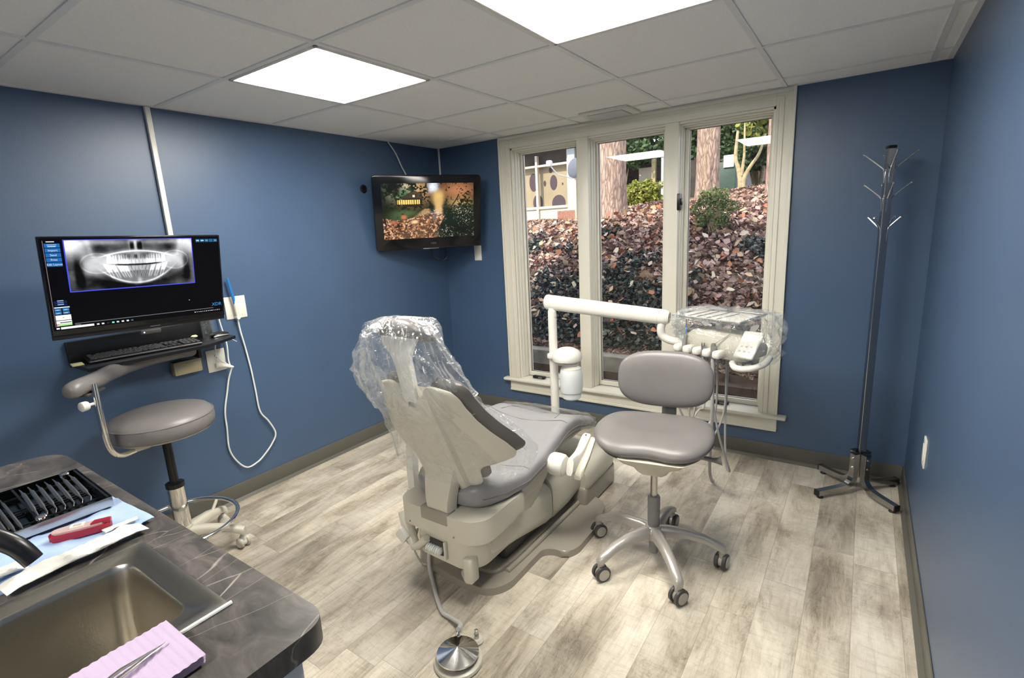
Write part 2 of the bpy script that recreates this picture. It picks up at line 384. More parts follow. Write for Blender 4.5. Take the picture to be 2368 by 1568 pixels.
def npmesh(name, P, F, C, m, parent=None, smooth=False):
    me = bpy.data.meshes.new(name); k = F.shape[1]
    me.vertices.add(len(P)); me.vertices.foreach_set('co', P.astype(np.float32).ravel())
    me.loops.add(F.size); me.loops.foreach_set('vertex_index', F.astype(np.int32).ravel())
    me.polygons.add(len(F)); me.polygons.foreach_set('loop_start', np.arange(0, F.size, k, dtype=np.int32))
    me.update(calc_edges=True)
    if smooth: me.polygons.foreach_set('use_smooth', np.ones(len(F), bool))
    if C is not None:
        a = me.color_attributes.new('Col', 'FLOAT_COLOR', 'POINT'); a.data.foreach_set('color', np.concatenate([C, np.ones((len(C),1))], 1).astype(np.float32).ravel())
    me.materials.append(M[m]); o = bpy.data.objects.new(name, me); COL.objects.link(o)
    if parent: o.parent = parent
    return o
def vnoise(x, y, s, seed=0):
    x = x*s+seed*17.3; y = y*s+seed*9.1; xi, yi = np.floor(x).astype(int), np.floor(y).astype(int); fx, fy = x-xi, y-yi
    fx = fx*fx*(3-2*fx); fy = fy*fy*(3-2*fy)
    h = lambda a, b: np.modf(np.abs(np.sin(a*127.1+b*311.7+seed*74.7)*43758.5453))[0]
    return (h(xi,yi)*(1-fx)+h(xi+1,yi)*fx)*(1-fy)+(h(xi,yi+1)*(1-fx)+h(xi+1,yi+1)*fx)*fy
def fbm(x, y, s, seed=0, o=4): return sum(vnoise(x, y, s*2**i, seed+i)*.5**i for i in range(o))/sum(.5**i for i in range(o))

# ------------------------------------------------------------------ camera
cam = bpy.data.cameras.new('camera'); co = bpy.data.objects.new('camera', cam); COL.objects.link(co); S.camera = co
yaw, pitch, roll, FPX = -0.6077, -0.2107, -0.0516, 1178.0
fw = V((sin(yaw)*cos(pitch), cos(yaw)*cos(pitch), sin(pitch))); r0 = V((cos(yaw), -sin(yaw), 0)); u0 = r0.cross(fw)
rr = r0*cos(roll)+u0*sin(roll); uu = -r0*sin(roll)+u0*cos(roll)
co.matrix_world = Matrix(((rr.x, uu.x, -fw.x, 2.9086), (rr.y, uu.y, -fw.y, -3.2792), (rr.z, uu.z, -fw.z, 1.4629), (0,0,0,1)))
cam.sensor_fit = 'HORIZONTAL'; cam.sensor_width = 36; cam.lens = 36*FPX/2368; cam.clip_start = .02; cam.clip_end = 200

W, H, Y0 = 3.177, 2.132, -4.6
GA, GB, T = .664, .21, .61

# ------------------------------------------------------------------ room shell
struct(MB().box((-.1,Y0,-.06),(W+.1,0,0)).build('floor','floor',smooth=0))
struct(MB().box((-.12,Y0,0),(0,.16,H+.1)).build('wall_left','wall',smooth=0))
struct(MB().box((W,Y0,0),(W+.12,.16,H+.1)).build('wall_right','wall',smooth=0))
struct(MB().box((-.12,Y0-.12,0),(W+.12,Y0,H+.1)).build('wall_back','wall',smooth=0))
wx0, wx1, wz0, wz1 = .70, 2.455, .285, 2.045
b = MB().box((0,0,0),(wx0,.16,H+.1)).box((wx1,0,0),(W,.16,H+.1)).box((wx0,0,0),(wx1,.16,wz0)).box((wx0,0,wz1),(wx1,.16,H+.1))
struct(b.build('wall_window','wall',smooth=0))
struct(MB().box((-.12,Y0-.12,H+.02),(W+.12,.16,H+.12)).box((-.4,Y0-.4,H+.12),(W+.4,.55,3.05)).build('ceiling','tile',smooth=0))  # upper box: unseen roof block, added to keep sun off the near slope
# suspended tiles & grid are one ceiling pattern
def cells(lo, hi, start):
    e = [lo]; x = start
    while x < hi-.02:
        if x > lo+.02: e.append(x)
        x += T
    return e+[hi]
gx = cells(0, W, GA); gy = [0]+[-GB-k*T for k in range(20) if -GB-k*T > Y0+.02]+[Y0]
panels = [(1,3),(3,3),(3,7)]
tb = MB(); hw = .011
for i in range(len(gx)-1):
    for j in range(len(gy)-1):
        if (i,j) in panels: continue
        tb.box((gx[i]+hw*.6, gy[j+1]+hw*.6, H+.004), (gx[i+1]-hw*.6, gy[j]-hw*.6, H+.02))
tb.build('ceiling_tiles','tile',bpy.data.objects['ceiling'],smooth=0)
g = MB()
for x in gx[1:-1]: g.box((x-hw, Y0, H-.001),(x+hw, 0, H+.006))
for y in gy[1:-1]: g.box((0, y-hw, H-.0008),(W, y+hw, H+.0058))
for a_, b_ in (((0,Y0,H-.002),(.02,0,H+.006)),((W-.02,Y0,H-.002),(W,0,H+.006)),((0,-.02,H-.0015),(W,0,H+.006)),((0,Y0,H-.0015),(W,Y0+.02,H+.006))): g.box(a_, b_)
go = g.build('ceiling_grid','grid',bpy.data.objects['ceiling'],smooth=0)
bh = .1016
struct(MB().box((0,Y0,0),(.006,0,bh),.003).prism([(0,0),(.022,0),(.012,.012),(0,.02)],Y0,0,f=lambda x,y,z:V((x,z,y))).build('baseboard_left','base'))
struct(MB().box((W-.006,Y0,0),(W,0,bh),.003).prism([(0,0),(.022,0),(.012,.012),(0,.02)],Y0,0,f=lambda x,y,z:V((W-x,z,y))).build('baseboard_right','base'))
struct(MB().box((.006,-.006,0),(W-.006,0,bh),.003).prism([(0,0),(.022,0),(.012,.012),(0,.02)],.006,W-.006,f=lambda x,y,z:V((z,-x,y))).build('baseboard_window','base'))

# window unit
def casing(mb, x0, x1, z0, z1, vert):
    # stepped profile boards proud of wall
    mb.box((x0,-.018,z0),(x1,0,z1),.003)
t = MB()
casing(t,.605,.70,.295,2.132,1); casing(t,2.455,2.55,.295,2.132,1); casing(t,.70,2.455,2.045,2.132,0)
for x in (.612,2.543): t.box((x-.008,-.027,.295),(x+.008,-.015,2.132),.003)
for x in (.665,2.49): t.box((x-.006,-.024,.295),(x+.006,-.015,2.085),.003)
for x in (.69,2.465): t.box((x-.006,-.021,.295),(x+.006,-.015,2.06),.003)
t.box((.605,-.026,2.108),(2.55,-.015,2.128),.003); t.box((.66,-.023,2.078),(2.495,-.015,2.088),.002)
struct(t.build('trim_1','trim'), 'cream casing around the triple window')
struct(MB().box((.556,-.05,.272),(2.60,.10,.295),.008,3).build('trim_2','trim'), 'cream window stool below the panes')
struct(MB().box((.605,-.018,.192),(2.55,0,.272),.004).box((.605,-.024,.188),(2.55,0,.205),.004).build('trim_3','trim'), 'cream apron under the window stool')
t = MB().box((.70,0,.295),(.712,.15,2.045)).box((2.443,0,.295),(2.455,.15,2.045)).box((.70,0,2.033),(2.455,.15,2.045))
for x0, x1 in ((1.245,1.330),(1.848,1.933)):
    t.box((x0,-.012,.295),(x1,.15,2.045),.003)
struct(t.build('trim_4','trim'), 'window jambs and mullions')
glass = [(.734,1.189,.712,1.245),(1.352,1.807,1.33,1.848),(1.965,2.42,1.933,2.443)]
for k, (g0, g1, o0, o1) in enumerate(glass):
    fr = MB(); zb, zt = .328, 2.008
    for a_, b_ in (((o0,.095,.297),(g0,.14,2.033)),((g1,.095,.297),(o1,.14,2.033)),((g0,.095,.297),(g1,.14,zb)),((g0,.095,zt),(g1,.14,2.033))): fr.box(a_, b_, .003)
    # stop beads stepping towards the room
    for d, w_ in ((.06,.010),(.030,.006)):
        fr.box((o0,d,.297),(o0+w_,d+.03,2.033),.002); fr.box((o1-w_,d,.297),(o1,d+.03,2.033),.002); fr.box((o0,d,2.033-w_*1.5),(o1,d+.03,2.033),.002)
    fo = struct(fr.build('window_%d' % (k+1),'trim'), ['left tall casement pane','middle tall casement pane','right tall casement pane'][k])
    MB().box((g0+.0,.118,zb),(g1,.122,zt)).build('glass','glass',fo,smooth=0)
    MB().box((g0-.001,.112,zb-.001),(g0+.003,.117,zt)).box((g1-.003,.112,zb),(g1+.001,.117,zt)).box((g0,.112,zb-.001),(g1,.117,zb+.003)).box((g0,.112,zt-.003),(g1,.117,zt+.001)).build('glazing_seal','darkgrey',fo,smooth=0)
for x, lab in ((.845,'small black crank cover on the window stool below the left pane'),(2.21,'small black crank cover on the window stool below the right pane')):
    c = MB().box((x-.055,.025,.295),(x+.055,.06,.318),.008,3).build('window_crank','black'); tag(c, lab, 'window crank')
    MB().box((x+.0,.02,.302),(x+.035,.026,.312),.003).build('crank_arm','midgrey',c)
tag(MB().box((1.928,-.016,1.53),(1.946,.03,1.63),.004).box((1.944,-.004,1.56),(1.956,.016,1.60),.003).build('window_lock','black'), 'black sash lock on the mullion beside the right pane', 'window lock')

# light panels
names = {(1,3):'square ceiling light panel over the left wall side, in front of the dental chair', (3,3):'square ceiling light panel over the room centre, cut by the top of the photo', (3,7):'ceiling light panel behind the camera'}
for (i,j) in panels:
    x0, x1, y0, y1 = gx[i], gx[i+1], gy[j+1], gy[j]
    r = thing('ceiling_light', ((x0+x1)/2,(y0+y1)/2,H), names[(i,j)], 'ceiling light', 'flat square ceiling lights')
    f = MB(); e = .012; w_ = .014
    for a_, b_ in (((x0+e,y0+e,H-.006),(x0+e+w_,y1-e,H+.006)),((x1-e-w_,y0+e,H-.006),(x1-e,y1-e,H+.006)),((x0+e,y0+e,H-.006),(x1-e,y0+e+w_,H+.006)),((x0+e,y1-e-w_,H-.006),(x1-e,y1-e,H+.006))): f.box(a_, b_, .002)
    f.build('frame','white',r)
    MB().box((x0+e+w_,y0+e+w_,H-.002),(x1-e-w_,y1-e-w_,H+.003)).build('diffuser','light',r,smooth=0)
# ceiling vent
r = thing('ceiling_vent', (1.56,-.13,H), 'square white air vent in the ceiling just in front of the window', 'air vent')
MB().box((1.40,-.285,H-.012),(1.715,-.055,H+.004),.006).build('frame','white',r)
g = MB()
for k in range(12): g.box((1.45,-.245+k*.0135,H-.016),(1.665,-.239+k*.0135,H-.011))
g.build('louvres','grid',r,smooth=0)
MB().box((1.445,-.25,H-.0135),(1.67,-.085,H-.011)).build('backing','vinyl',r,smooth=0)

# ------------------------------------------------------------------ left wall fittings
tag(MB().box((0,-2.092,1.25),(.022,-2.068,H-.004),.003).build('cable_channel','white'), 'white surface cable channel running down the left wall to the monitor', 'cable channel')
r = thing('wall_port', (0,-.81,1.765), 'small black round wall port left of the television', 'wall port')
MB().lathe((0,-.81,1.793),(1,0,0),[(0,.0),(.028,.0),(.028,.006),(.021,.009),(.020,.004),(0,.004)]).build('grommet','black',r)
tag(MB().tube([(.008,-.547,2.128),(.012,-.486,2.055),(.015,-.441,1.967),(.02,-.412,1.916),(.05,-.40,1.84)],.0045,smooth=6).build('tv_cable','cord'), 'thin white cable dropping from the ceiling to the television', 'cable')
tag(MB().tube([(.008,-.008,2.128),(.008,-.008,1.95),(.008,-.008,1.6)],.008).build('corner_cable','cord'), 'thin white cable channel down the corner behind the television', 'cable')
def plate(name, c, wy, hz, lab, cat):
    r = thing(name, c, lab, cat); x,y,z = c
    MB().box((x,y-wy/2,z-hz/2),(x+.006,y+wy/2,z+hz/2),.003).build('cover_plate','white',r); return r
r = plate('data_plate',(0,-1.812,1.115),.118,.125,'wide white blank wall plate right of the monitor, behind the blue handpiece','wall plate')
for dy in (-.03,.03):
    for dz in (-.042,.042): MB().cyl((.006,-1.812+dy,1.115+dz),(.0075,-1.812+dy,1.115+dz),.003,n=10).build('screw','cream',r)
r = plate('power_outlet',(0,-1.963,.843),.10,.122,'white double power outlet on the left wall with a white plug in it','power outlet')
for dz in (.026,-.026):
    so = MB().box((.005,-1.980,.843+dz-.017),(.0085,-1.946,.843+dz+.017),.006,3).build('socket','white',r)
    MB().box((.0082,-1.971,.843+dz-.003),(.009,-1.9685,.843+dz+.007)).box((.0082,-1.9575,.843+dz-.003),(.009,-1.955,.843+dz+.007)).cyl((.008,-1.963,.843+dz-.010),(.009,-1.963,.843+dz-.010),.003,n=10).build('slots','darkgrey',so,smooth=0)
r = thing('power_plug',(.03,-1.955,.80),'white angled plug in the lower socket of the wall outlet','plug')
MB().box((.009,-1.98,.802),(.03,-1.945,.832),.008,3).tube([(.022,-1.965,.815),(.035,-1.945,.812),(.045,-1.915,.800),(.048,-1.90,.795)],[.014,.013,.008,.005],smooth=4).build('plug_body','white',r)
tag(MB().box((0,-2.19,.815),(.045,-2.055,.885),.006).box((.045,-2.18,.825),(.048,-2.065,.875),.002).build('cable_box','tan'), 'beige rectangular box on the wall under the stool arm rest', 'junction box')
tag(MB().tube([(.012,-1.925,1.20),(.02,-1.92,1.06),(.025,-1.905,.93),(.03,-1.912,.84),(.042,-1.912,.795)],.004,smooth=6).build('charger_cable','cord'), 'white cable from behind the monitor down to the outlet', 'cable')
tag(MB().tube([(.03,-1.95,.985),(.03,-1.97,.92),(.03,-1.965,.86),(.035,-1.93,.82),(.045,-1.905,.80)],.0038,smooth=6).build('curled_cable','cord'), 'short white cable curling from under the tray onto the plug', 'cable')
tag(MB().tube([(.045,-1.905,.80),(.025,-1.925,.73),(.015,-1.94,.66),(.012,-1.969,.55),(.012,-1.975,.45),(.012,-1.982,.33),(.014,-1.955,.245),(.018,-1.905,.183),(.02,-1.84,.19),(.02,-1.79,.22),(.02,-1.735,.27),(.02,-1.706,.325),(.018,-1.735,.41),(.015,-1.776,.488),(.012,-1.781,.624),(.012,-1.788,.76),(.014,-1.802,.89),(.018,-1.815,.98),(.022,-1.822,1.07)],.0048,smooth=6).build('handpiece_cord','cord'), 'long white cord looping down the left wall below the handpiece', 'cable')
r = thing('camera_handpiece',(.025,-1.822,1.05),'blue and white pen-shaped handpiece hanging over the wall plate','dental handpiece')
MB().tube([(.028,-1.822,1.065),(.032,-1.826,1.12),(.03,-1.828,1.165)],[.007,.011,.009]).build('handle','white',r)
MB().tube([(.034,-1.827,1.125),(.034,-1.835,1.20),(.030,-1.845,1.285)],[.008,.009,.007],flat=.7).build('blue_sleeve','blue',r)
MB().lathe((.0,-1.822,1.06),(1,0,0),[(.009,.006),(.012,.014),(.010,.04)],n=16).build('holder','white',r)
tag(MB().tube([(.03,-1.93,.985),(.035,-1.90,.965),(.04,-1.855,.93)],.0015,n=6).build('wire_tie','cord'), 'thin pale stray wire end below the tray', 'cable')
# right wall outlet and back wall blank plate
r = thing('wall_switch',(W,-.765,.44),'narrow white wall plate low on the right wall','wall plate')
MB().box((W-.007,-.80,.435),(W,-.73,.555),.003).build('cover_plate','white',r)
MB().box((W-.010,-.782,.462),(W-.006,-.748,.528),.002).build('rocker','white',r)
r = thing('blank_plate',(.341,0,1.236),'small blank white wall plate just right of and below the television','wall plate')
MB().box((.306,-.007,1.236),(.376,0,1.354),.003).build('cover_plate','white',r)
# floor register
r = thing('floor_register',(1.595,-.355,0),'brown slotted floor vent under the window','floor vent')
mt = Matrix.Translation((1.595,-.357,0))@Matrix.Rotation(rad(4),4,'Z')
g = MB()
g.box((-.135,-.062,0),(.135,-.052,.006),.002,mtx=mt).box((-.135,.052,0),(.135,.062,.006),.002,mtx=mt).box((-.135,-.06,0),(-.12,.06,.006),.002,mtx=mt).box((.12,-.06,0),(.135,.06,.006),.002,mtx=mt)
for k in range(20): g.box((-.118+k*.0123,-.055,.001),(-.112+k*.0123,.055,.005),mtx=mt)
g.build('grille','twig',r,smooth=0)
MB().box((-.125,-.055,.0005),(.125,.055,.001),mtx=mt).build('opening','darkwood',r,smooth=0)

# ------------------------------------------------------------------ dental chair
CX0 = 1.56
r = thing('dental_chair', (1.52,-1.35,0), 'grey upholstered dental chair with raised back, wrapped in clear plastic', 'dental chair')
def rpoly(pts, rads, k=6):
    out = []; n = len(pts)
    for i in range(n):
        p, a, b = V(pts[i]), V(pts[i-1]), V(pts[(i+1) % n]); q = rads[i] if isinstance(rads, (list, tuple)) else rads
        da, db = (a-p), (b-p); q = min(q, .49*da.length, .49*db.length); A, B = p+da.normalized()*q, p+db.normalized()*q
        for j in range(k+1):
            t = j/k; out.append(tuple(A*(1-t)**2+p*2*t*(1-t)+B*t*t))
    return out
base_pts = [(1.30,-1.80),(1.40,-1.86),(1.60,-1.885),(1.745,-1.875),(1.80,-1.80),(1.80,-1.53),(1.84,-1.50),(1.90,-1.50),(1.935,-1.44),(1.935,-1.24),(1.89,-1.03),(1.80,-.98),(1.25,-.98),(1.15,-1.03),(1.10,-1.24),(1.10,-1.44),(1.14,-1.50),(1.21,-1.52),(1.25,-1.60)]
bo = MB().prism(rpoly(base_pts,.05), 0, .034, .012, 3).build('base_plate','taupe',r)
inner = [(1.36,-1.76),(1.55,-1.80),(1.72,-1.79),(1.745,-1.70),(1.75,-1.0),(1.29,-1.0),(1.30,-1.70)]
MB().prism(rpoly(inner,.04), .03, .052, .010, 3).build('base_deck','taupe',r)
MB().tube([(1.750,-1.74,.036),(1.757,-1.6,.038),(1.760,-1.4,.040),(1.763,-1.1,.040)],.013).build('base_ridge','taupe',r)
# pump box in front
def rrect(cx, cz, w, h, rad_, n=6, e=None):
    out = []
    for sx, sz, a0 in ((1,1,0),(-1,1,pi/2),(-1,-1,pi),(1,-1,3*pi/2)):
        for j in range(n+1):
            a = a0+pi/2*j/n; out.append((cx+sx*(w/2-rad_)+cos(a)*rad_, cz+sz*(h/2-rad_)+sin(a)*rad_))
    return out
def ylofty(secs, rr_=.03):
    # secs: (y, cx, w, z0, z1, r)
    return [[V((x,y,z)) for x,z in rrect(cx,(z0+z1)/2,w,z1-z0,min(q,.49*(z1-z0),.49*w))] for y,cx,w,z0,z1,q in secs]
MB().box((1.30,-1.10,0.0),(1.81,-.72,.13),.02,3).build('pump_box_base','taupe',r)
MB().loft(ylofty([(-1.09,1.555,.50,.09,.235,.05),(-1.07,1.555,.525,.085,.25,.06),(-.90,1.555,.53,.085,.262,.07),(-.76,1.555,.52,.085,.255,.07),(-.715,1.555,.49,.09,.235,.07),(-.695,1.555,.42,.11,.20,.06)])).build('pump_cover','cream',r)
# lift arm covers rising towards the rear
MB().loft(ylofty([(-1.36,1.565,.40,.06,.30,.07),(-1.33,1.565,.415,.055,.315,.08),(-1.2,1.565,.42,.06,.30,.08),(-1.08,1.565,.42,.08,.27,.08),(-1.06,1.565,.40,.09,.25,.06)])).build('lift_cover','cream',r)
MB().loft(ylofty([(-1.86,1.56,.36,.15,.285,.05),(-1.84,1.56,.40,.145,.30,.06),(-1.65,1.56,.41,.12,.30,.06),(-1.40,1.565,.41,.065,.29,.07),(-1.37,1.565,.40,.06,.28,.07)])).build('link_cover','cream',r)
MB().box((1.36,-1.70,.05),(1.72,-1.15,.20),.02).build('lift_link','darkgrey',r)
# rear box under the seat
rb = MB(); poly = [(1.345,-1.915),(1.385,-1.955),(1.735,-1.955),(1.79,-1.90),(1.79,-1.62),(1.34,-1.62)]
rb.prism(rpoly(poly,.035), .275, .375, .018, 3)
rbo = rb.build('rear_housing','cream',r)
MB().box((1.485,-1.9575,.325),(1.635,-1.90,.383),.010,3).build('slot_cover','taupe',rbo,label='slightly darker recessed cover')
for x_ in (1.42,1.66): MB().cyl((x_,-1.953,.292),(x_,-1.9575,.292),.004,n=10).build('screw','midgrey',rbo)
MB().loft([[V((x,y,z)) for x,y in rpoly([(1.42-o,-1.93),(1.70+o,-1.94),(1.755+o,-1.88),(1.755+o,-1.62),(1.40-o,-1.62)],.04)] for o,z in ((-.01,.145),(.0,.16),(0,.25),(0,.28))]).build('lower_housing','cream',r)
MB().box((1.69,-1.955,.10),(1.735,-1.90,.21),.012,3).cyl((1.71,-1.94,.115),(1.66,-1.9,.10),.02,n=14).build('latch_block','cream',r)
g = MB(); g.box((1.50,-1.948,.175),(1.585,-1.93,.235),.004); g.build('connector_recess','darkgrey',r)
MB().box((1.592,-1.952,.165),(1.605,-1.935,.245),.004).build('divider','cream',r)
g = MB()
for k in range(7): g.lathe((1.51+k*.011,-1.957,.205),(1,0,-.1),[(.012,0),(.017,.003),(.017,.006),(.012,.009)],n=14)
g.build('ribbed_hose','cord',r)
MB().tube([(1.33,-1.90,.28),(1.385,-1.935,.225),(1.43,-1.95,.175)],[.03,.028,.02],flat=.6).tube([(1.42,-1.95,.17),(1.46,-1.96,.19),(1.51,-1.955,.24)],.017).build('suction_bracket','cream',r)
MB().box((1.345,-1.975,.19),(1.40,-1.95,.245),.006,mtx=Matrix.Translation((1.37,-1.96,.215))@Matrix.Rotation(rad(40),4,'Y')@Matrix.Translation((-1.37,1.96,-.215))).build('valve_tab','white',r)
MB().tube([(1.33,-1.88,.27),(1.325,-1.90,.20),(1.35,-1.92,.15),(1.39,-1.92,.16),(1.40,-1.90,.22)],.005,smooth=6).tube([(1.37,-1.90,.24),(1.375,-1.91,.12),(1.39,-1.88,.03),(1.42,-1.86,.045)],.004,smooth=6).build('loose_hose','hose',r)
MB().lathe((1.40,-1.80,0),(0,0,1),[(.075,.02),(.072,.08),(.055,.14),(.045,.20)],n=28).build('rear_boot','taupe',r)
# seat support skirt (side shell)
def seat_prof(y):
    # top z, bottom z, halfwidth
    K = [(-1.885,.465,.385,.13),(-1.865,.478,.38,.165),(-1.82,.482,.372,.195),(-1.74,.476,.37,.222),(-1.62,.470,.375,.245),(-1.50,.495,.40,.252),(-1.38,.535,.435,.252),(-1.27,.565,.465,.250),(-1.18,.560,.460,.245),(-1.05,.515,.425,.232),(-.92,.465,.385,.215),(-.87,.440,.375,.19)]
    for (a, *A), (b_, *B) in zip(K, K[1:]):
        if y <= b_:
            t = (y-a)/(b_-a); t = t*t*(3-2*t)*.35+t*.65; return [p+(q-p)*t for p, q in zip(A, B)]
    return K[-1][1:]
rings = []
ys = list(np.linspace(-1.885,-.87,48))
for i, y in enumerate(ys):
    zt, zb, hw_ = seat_prof(y); e = min(1, min(i+.6, len(ys)-1-i+.6)/2.2); e = sqrt(1-(1-e)**2)
    ring = []
    for j in range(56):
        a = 2*pi*j/56; ca, sa = cos(a), sin(a)
        x = abs(ca)**(2/7.)*(1 if ca > 0 else -1); zz = abs(sa)**(2/3.6)*(1 if sa > 0 else -1)
        dish = -.022*(1-min(1, abs(x)*1.15)**2) if sa > 0 else 0
        ring.append(V((CX0+x*hw_*(.93+.07*e), y, (zt+zb)/2+zz*(zt-zb)/2*(.35+.65*e)+dish*(.4+.6*e))))
    rings.append(ring)
sc_ = MB().loft(rings).build('seat_cushion','vinyl',r,smooth=60)
def seat_top(x, y):
    zt, zb, hw_ = seat_prof(y); q = min(.995, abs((x-CX0)/hw_)); ca = q**3.5; zz = (1-ca*ca)**(.5*2/3.6)
    return (zt+zb)/2+zz*(zt-zb)/2 - .022*(1-min(1,q*1.15)**2)
def seamline(mb, pts, rr_=.0018): mb.tube([(x,y,seat_top(x,y)+.0008) for x,y in pts], rr_, n=6, smooth=4)
for pts_ in ([(CX0-.24+.024*k*1.0,-1.26-.03*(1-((k-10)/10)**2)) for k in range(21)], [(CX0-.235+.0235*k,-1.62+.02*((k-10)/10)**2) for k in range(21)],
             [(CX0-.16+.016*k,-1.24+.17*(1-((k-10)/10)**2)**.5) for k in range(21)]):
    g = MB(); seamline(g, pts_); g.build('seam','seam',sc_)
for sx in (-1, 1):
    g = MB(); g.tube([(CX0+sx*(seat_prof(y)[2]-.0), y, (seat_prof(y)[0]+seat_prof(y)[1])/2-.006) for y in np.linspace(-1.85,-.90,30)], .003, n=6); g.build('side_piping','seam',sc_)
# shell beneath the seat
MB().loft(ylofty([(-1.80,CX0,.34,.33,.385,.02),(-1.65,CX0,.43,.30,.385,.03),(-1.5,CX0,.44,.315,.41,.03),(-1.38,CX0,.42,.36,.44,.03),(-1.27,CX0,.40,.40,.47,.03),(-1.0,CX0,.36,.40,.42,.01),(-.92,CX0,.30,.37,.39,.01)])).build('seat_shell','cream',r)
MB().prism([(-1.66,.27),(-1.60,.38),(-1.38,.44),(-1.30,.42),(-1.42,.33),(-1.55,.235)],1.735,1.765,.01,2,f=lambda y,z,x:V((x,y,z))).build('side_link','cream',r)
# toe cover film (clear)
rings = []
for i, y in enumerate(np.linspace(-1.14,-.845,16)):
    zt, zb, hw_ = seat_prof(min(y,-.87)); ring = []
    for j in range(60):
        a = 2*pi*j/60; ca, sa = cos(a), sin(a); x = abs(ca)**(2/5.)*(1 if ca > 0 else -1); zz = abs(sa)**(2/2.6)*(1 if sa > 0 else -1)
        nn = noise.noise(V((x*4,y*14,zz*3)))*.010
        sq = 1 if i < 14 else (.9 if i == 14 else .55)
        ring.append(V((CX0+x*(hw_+.012+nn)*(sq*.1+.9), y+nn, (zt+zb)/2+.002+zz*sq*((zt-zb)/2+.009+abs(nn)))))
    rings.append(ring)
MB().loft(rings).build('toe_cover','film2',r,smooth=30)
# backrest
B0 = V((1.56,-1.835,.45)); UP = V((0,-.362,.932)).normalized(); FW = V((0,.932,.362)).normalized()
HW = [(0,.10),(.012,.145),(.04,.168),(.10,.172),(.125,.20),(.145,.28),(.165,.325),(.19,.335),(.24,.312),(.30,.272),(.36,.238),(.42,.215),(.46,.205),(.49,.18),(.51,.12)]
def hwid(t):
    for (a, x), (b_, y) in zip(HW, HW[1:]):
        if t <= b_: q = (t-a)/(b_-a); return x+(y-x)*q
    return HW[-1][1]
def back_pt(s_, v, d, grow=0.):
    t = v*.51; hw_ = hwid(t)+grow
    notch = .085*math.exp(-(s_/.5)**4)*max(0, (v-.55)/.45)**1.5
    x = s_*hw_
    curv = .10*(abs(x)/.35)**2.2*(1-.25*v)     # wings wrap forward
    return B0 + V((x,0,0)) + UP*(t-notch) + FW*(curv+d)
def back_solid(d0, d1, grow, edge, m, name, parent, nv=44, ns=36, v0=0.):
    rings = []
    for i in range(nv+1):
        v = v0+(1-v0)*i/nv; ring = []
        ev = min(1, min(i+.35, nv-i+.35)/3.); ev = sqrt(1-(1-ev)**2)
        for side in (1, -1):
            for j in range(ns+1):
                s_ = -1+2*j/ns
                if side < 0: s_ = -s_
                if side < 0 and (j == 0 or j == ns): continue
                k = (1-abs(s_)**edge)**.5*ev; mid = (d0+d1)/2
                ring.append(back_pt(s_, v, mid + side*(d1-d0)/2*k, grow))
        rings.append(ring)
    return MB().loft(rings).build(name, m, parent, smooth=50)
back_solid(-.012,.012,0,10,'cream','back_shell',r)
back_solid(.014,.085,.008,3.2,'vinyl_shaded','back_cushion',r,v0=.03)
g = MB()   # raised spine on the shell and lower mounting band
rings = []
for v, w_, d in ((.02,.115,-.03),(.2,.115,-.034),(.45,.11,-.034),(.65,.10,-.03),(.86,.085,-.022),(.90,.08,-.010)):
    p = B0+UP*(v*.51); rings.append([p+V((x,0,0))+FW*y for x, y in [(-w_,.0),(-w_*.93,d*.7),(-w_*.8,d),(w_*.8,d),(w_*.93,d*.7),(w_,.0),(w_*.5,.008),(-w_*.5,.008)]])
g.loft(rings).build('back_spine','cream',r,smooth=30)
rings = []
for (y, z, w_, th) in ((-1.865,.62,.085,.05),(-1.892,.55,.080,.055),(-1.91,.48,.070,.055),(-1.92,.43,.063,.055),(-1.922,.39,.058,.055),(-1.91,.355,.054,.05)):
    rings.append([V((1.575+x, y+dy, z)) for x, dy in [(-w_,th/2),(-w_,-th/4),(-w_*.93,-th/2),(w_*.93,-th/2),(w_,-th/4),(w_,th/2)]])
MB().loft(rings).build('back_bracket','cream',r,smooth=40)
# headrest glide bar, bracket and pillow
hr = MB(); rings = []
for z_, y_, w_, th in ((.855,-2.005,.030,.018),(.875,-2.01,.034,.024),(.95,-2.022,.036,.026),(1.0,-2.03,.038,.026),(1.02,-2.033,.038,.024)):
    p = V((1.555,y_,z_)); rings.append([p+V((x,0,0))+FW*y for x, y in [(-w_,th/2),(-w_,-th/3),(-w_*.8,-th/2),(w_*.8,-th/2),(w_,-th/3),(w_,th/2)]])
bar = hr.loft(rings).build('headrest_bar','white',r)
MB().box((1.54,-2.015,.835),(1.575,-1.985,.862),.004).build('glide_stop','brushed',bar)
rings = []
for p, w_, th in (((1.555,-2.033,1.01),.037,.022),((1.55,-2.035,1.04),.048,.022),((1.53,-2.025,1.07),.075,.018),((1.515,-2.00,1.105),.10,.012)):
    p = V(p); rings.append([p+V((x,y,0)) for x, y in [(-w_,th/2),(-w_,-th/3),(-w_*.9,-th/2),(w_*.9,-th/2),(w_,-th/3),(w_,th/2)]])
MB().loft(rings).build('headrest_bracket','white',r)
n_ = V((0,.42,.90)).normalized(); uy_ = n_.cross(V((1,0,0)))
MB().pad((1.515,-1.965,1.118),(1,0,0),n_.cross(V((1,0,0))),.245,.165,.072,n=3.2,p=3,curv=-.018).build('headrest_pillow','vinyl_shaded',r,smooth=60)
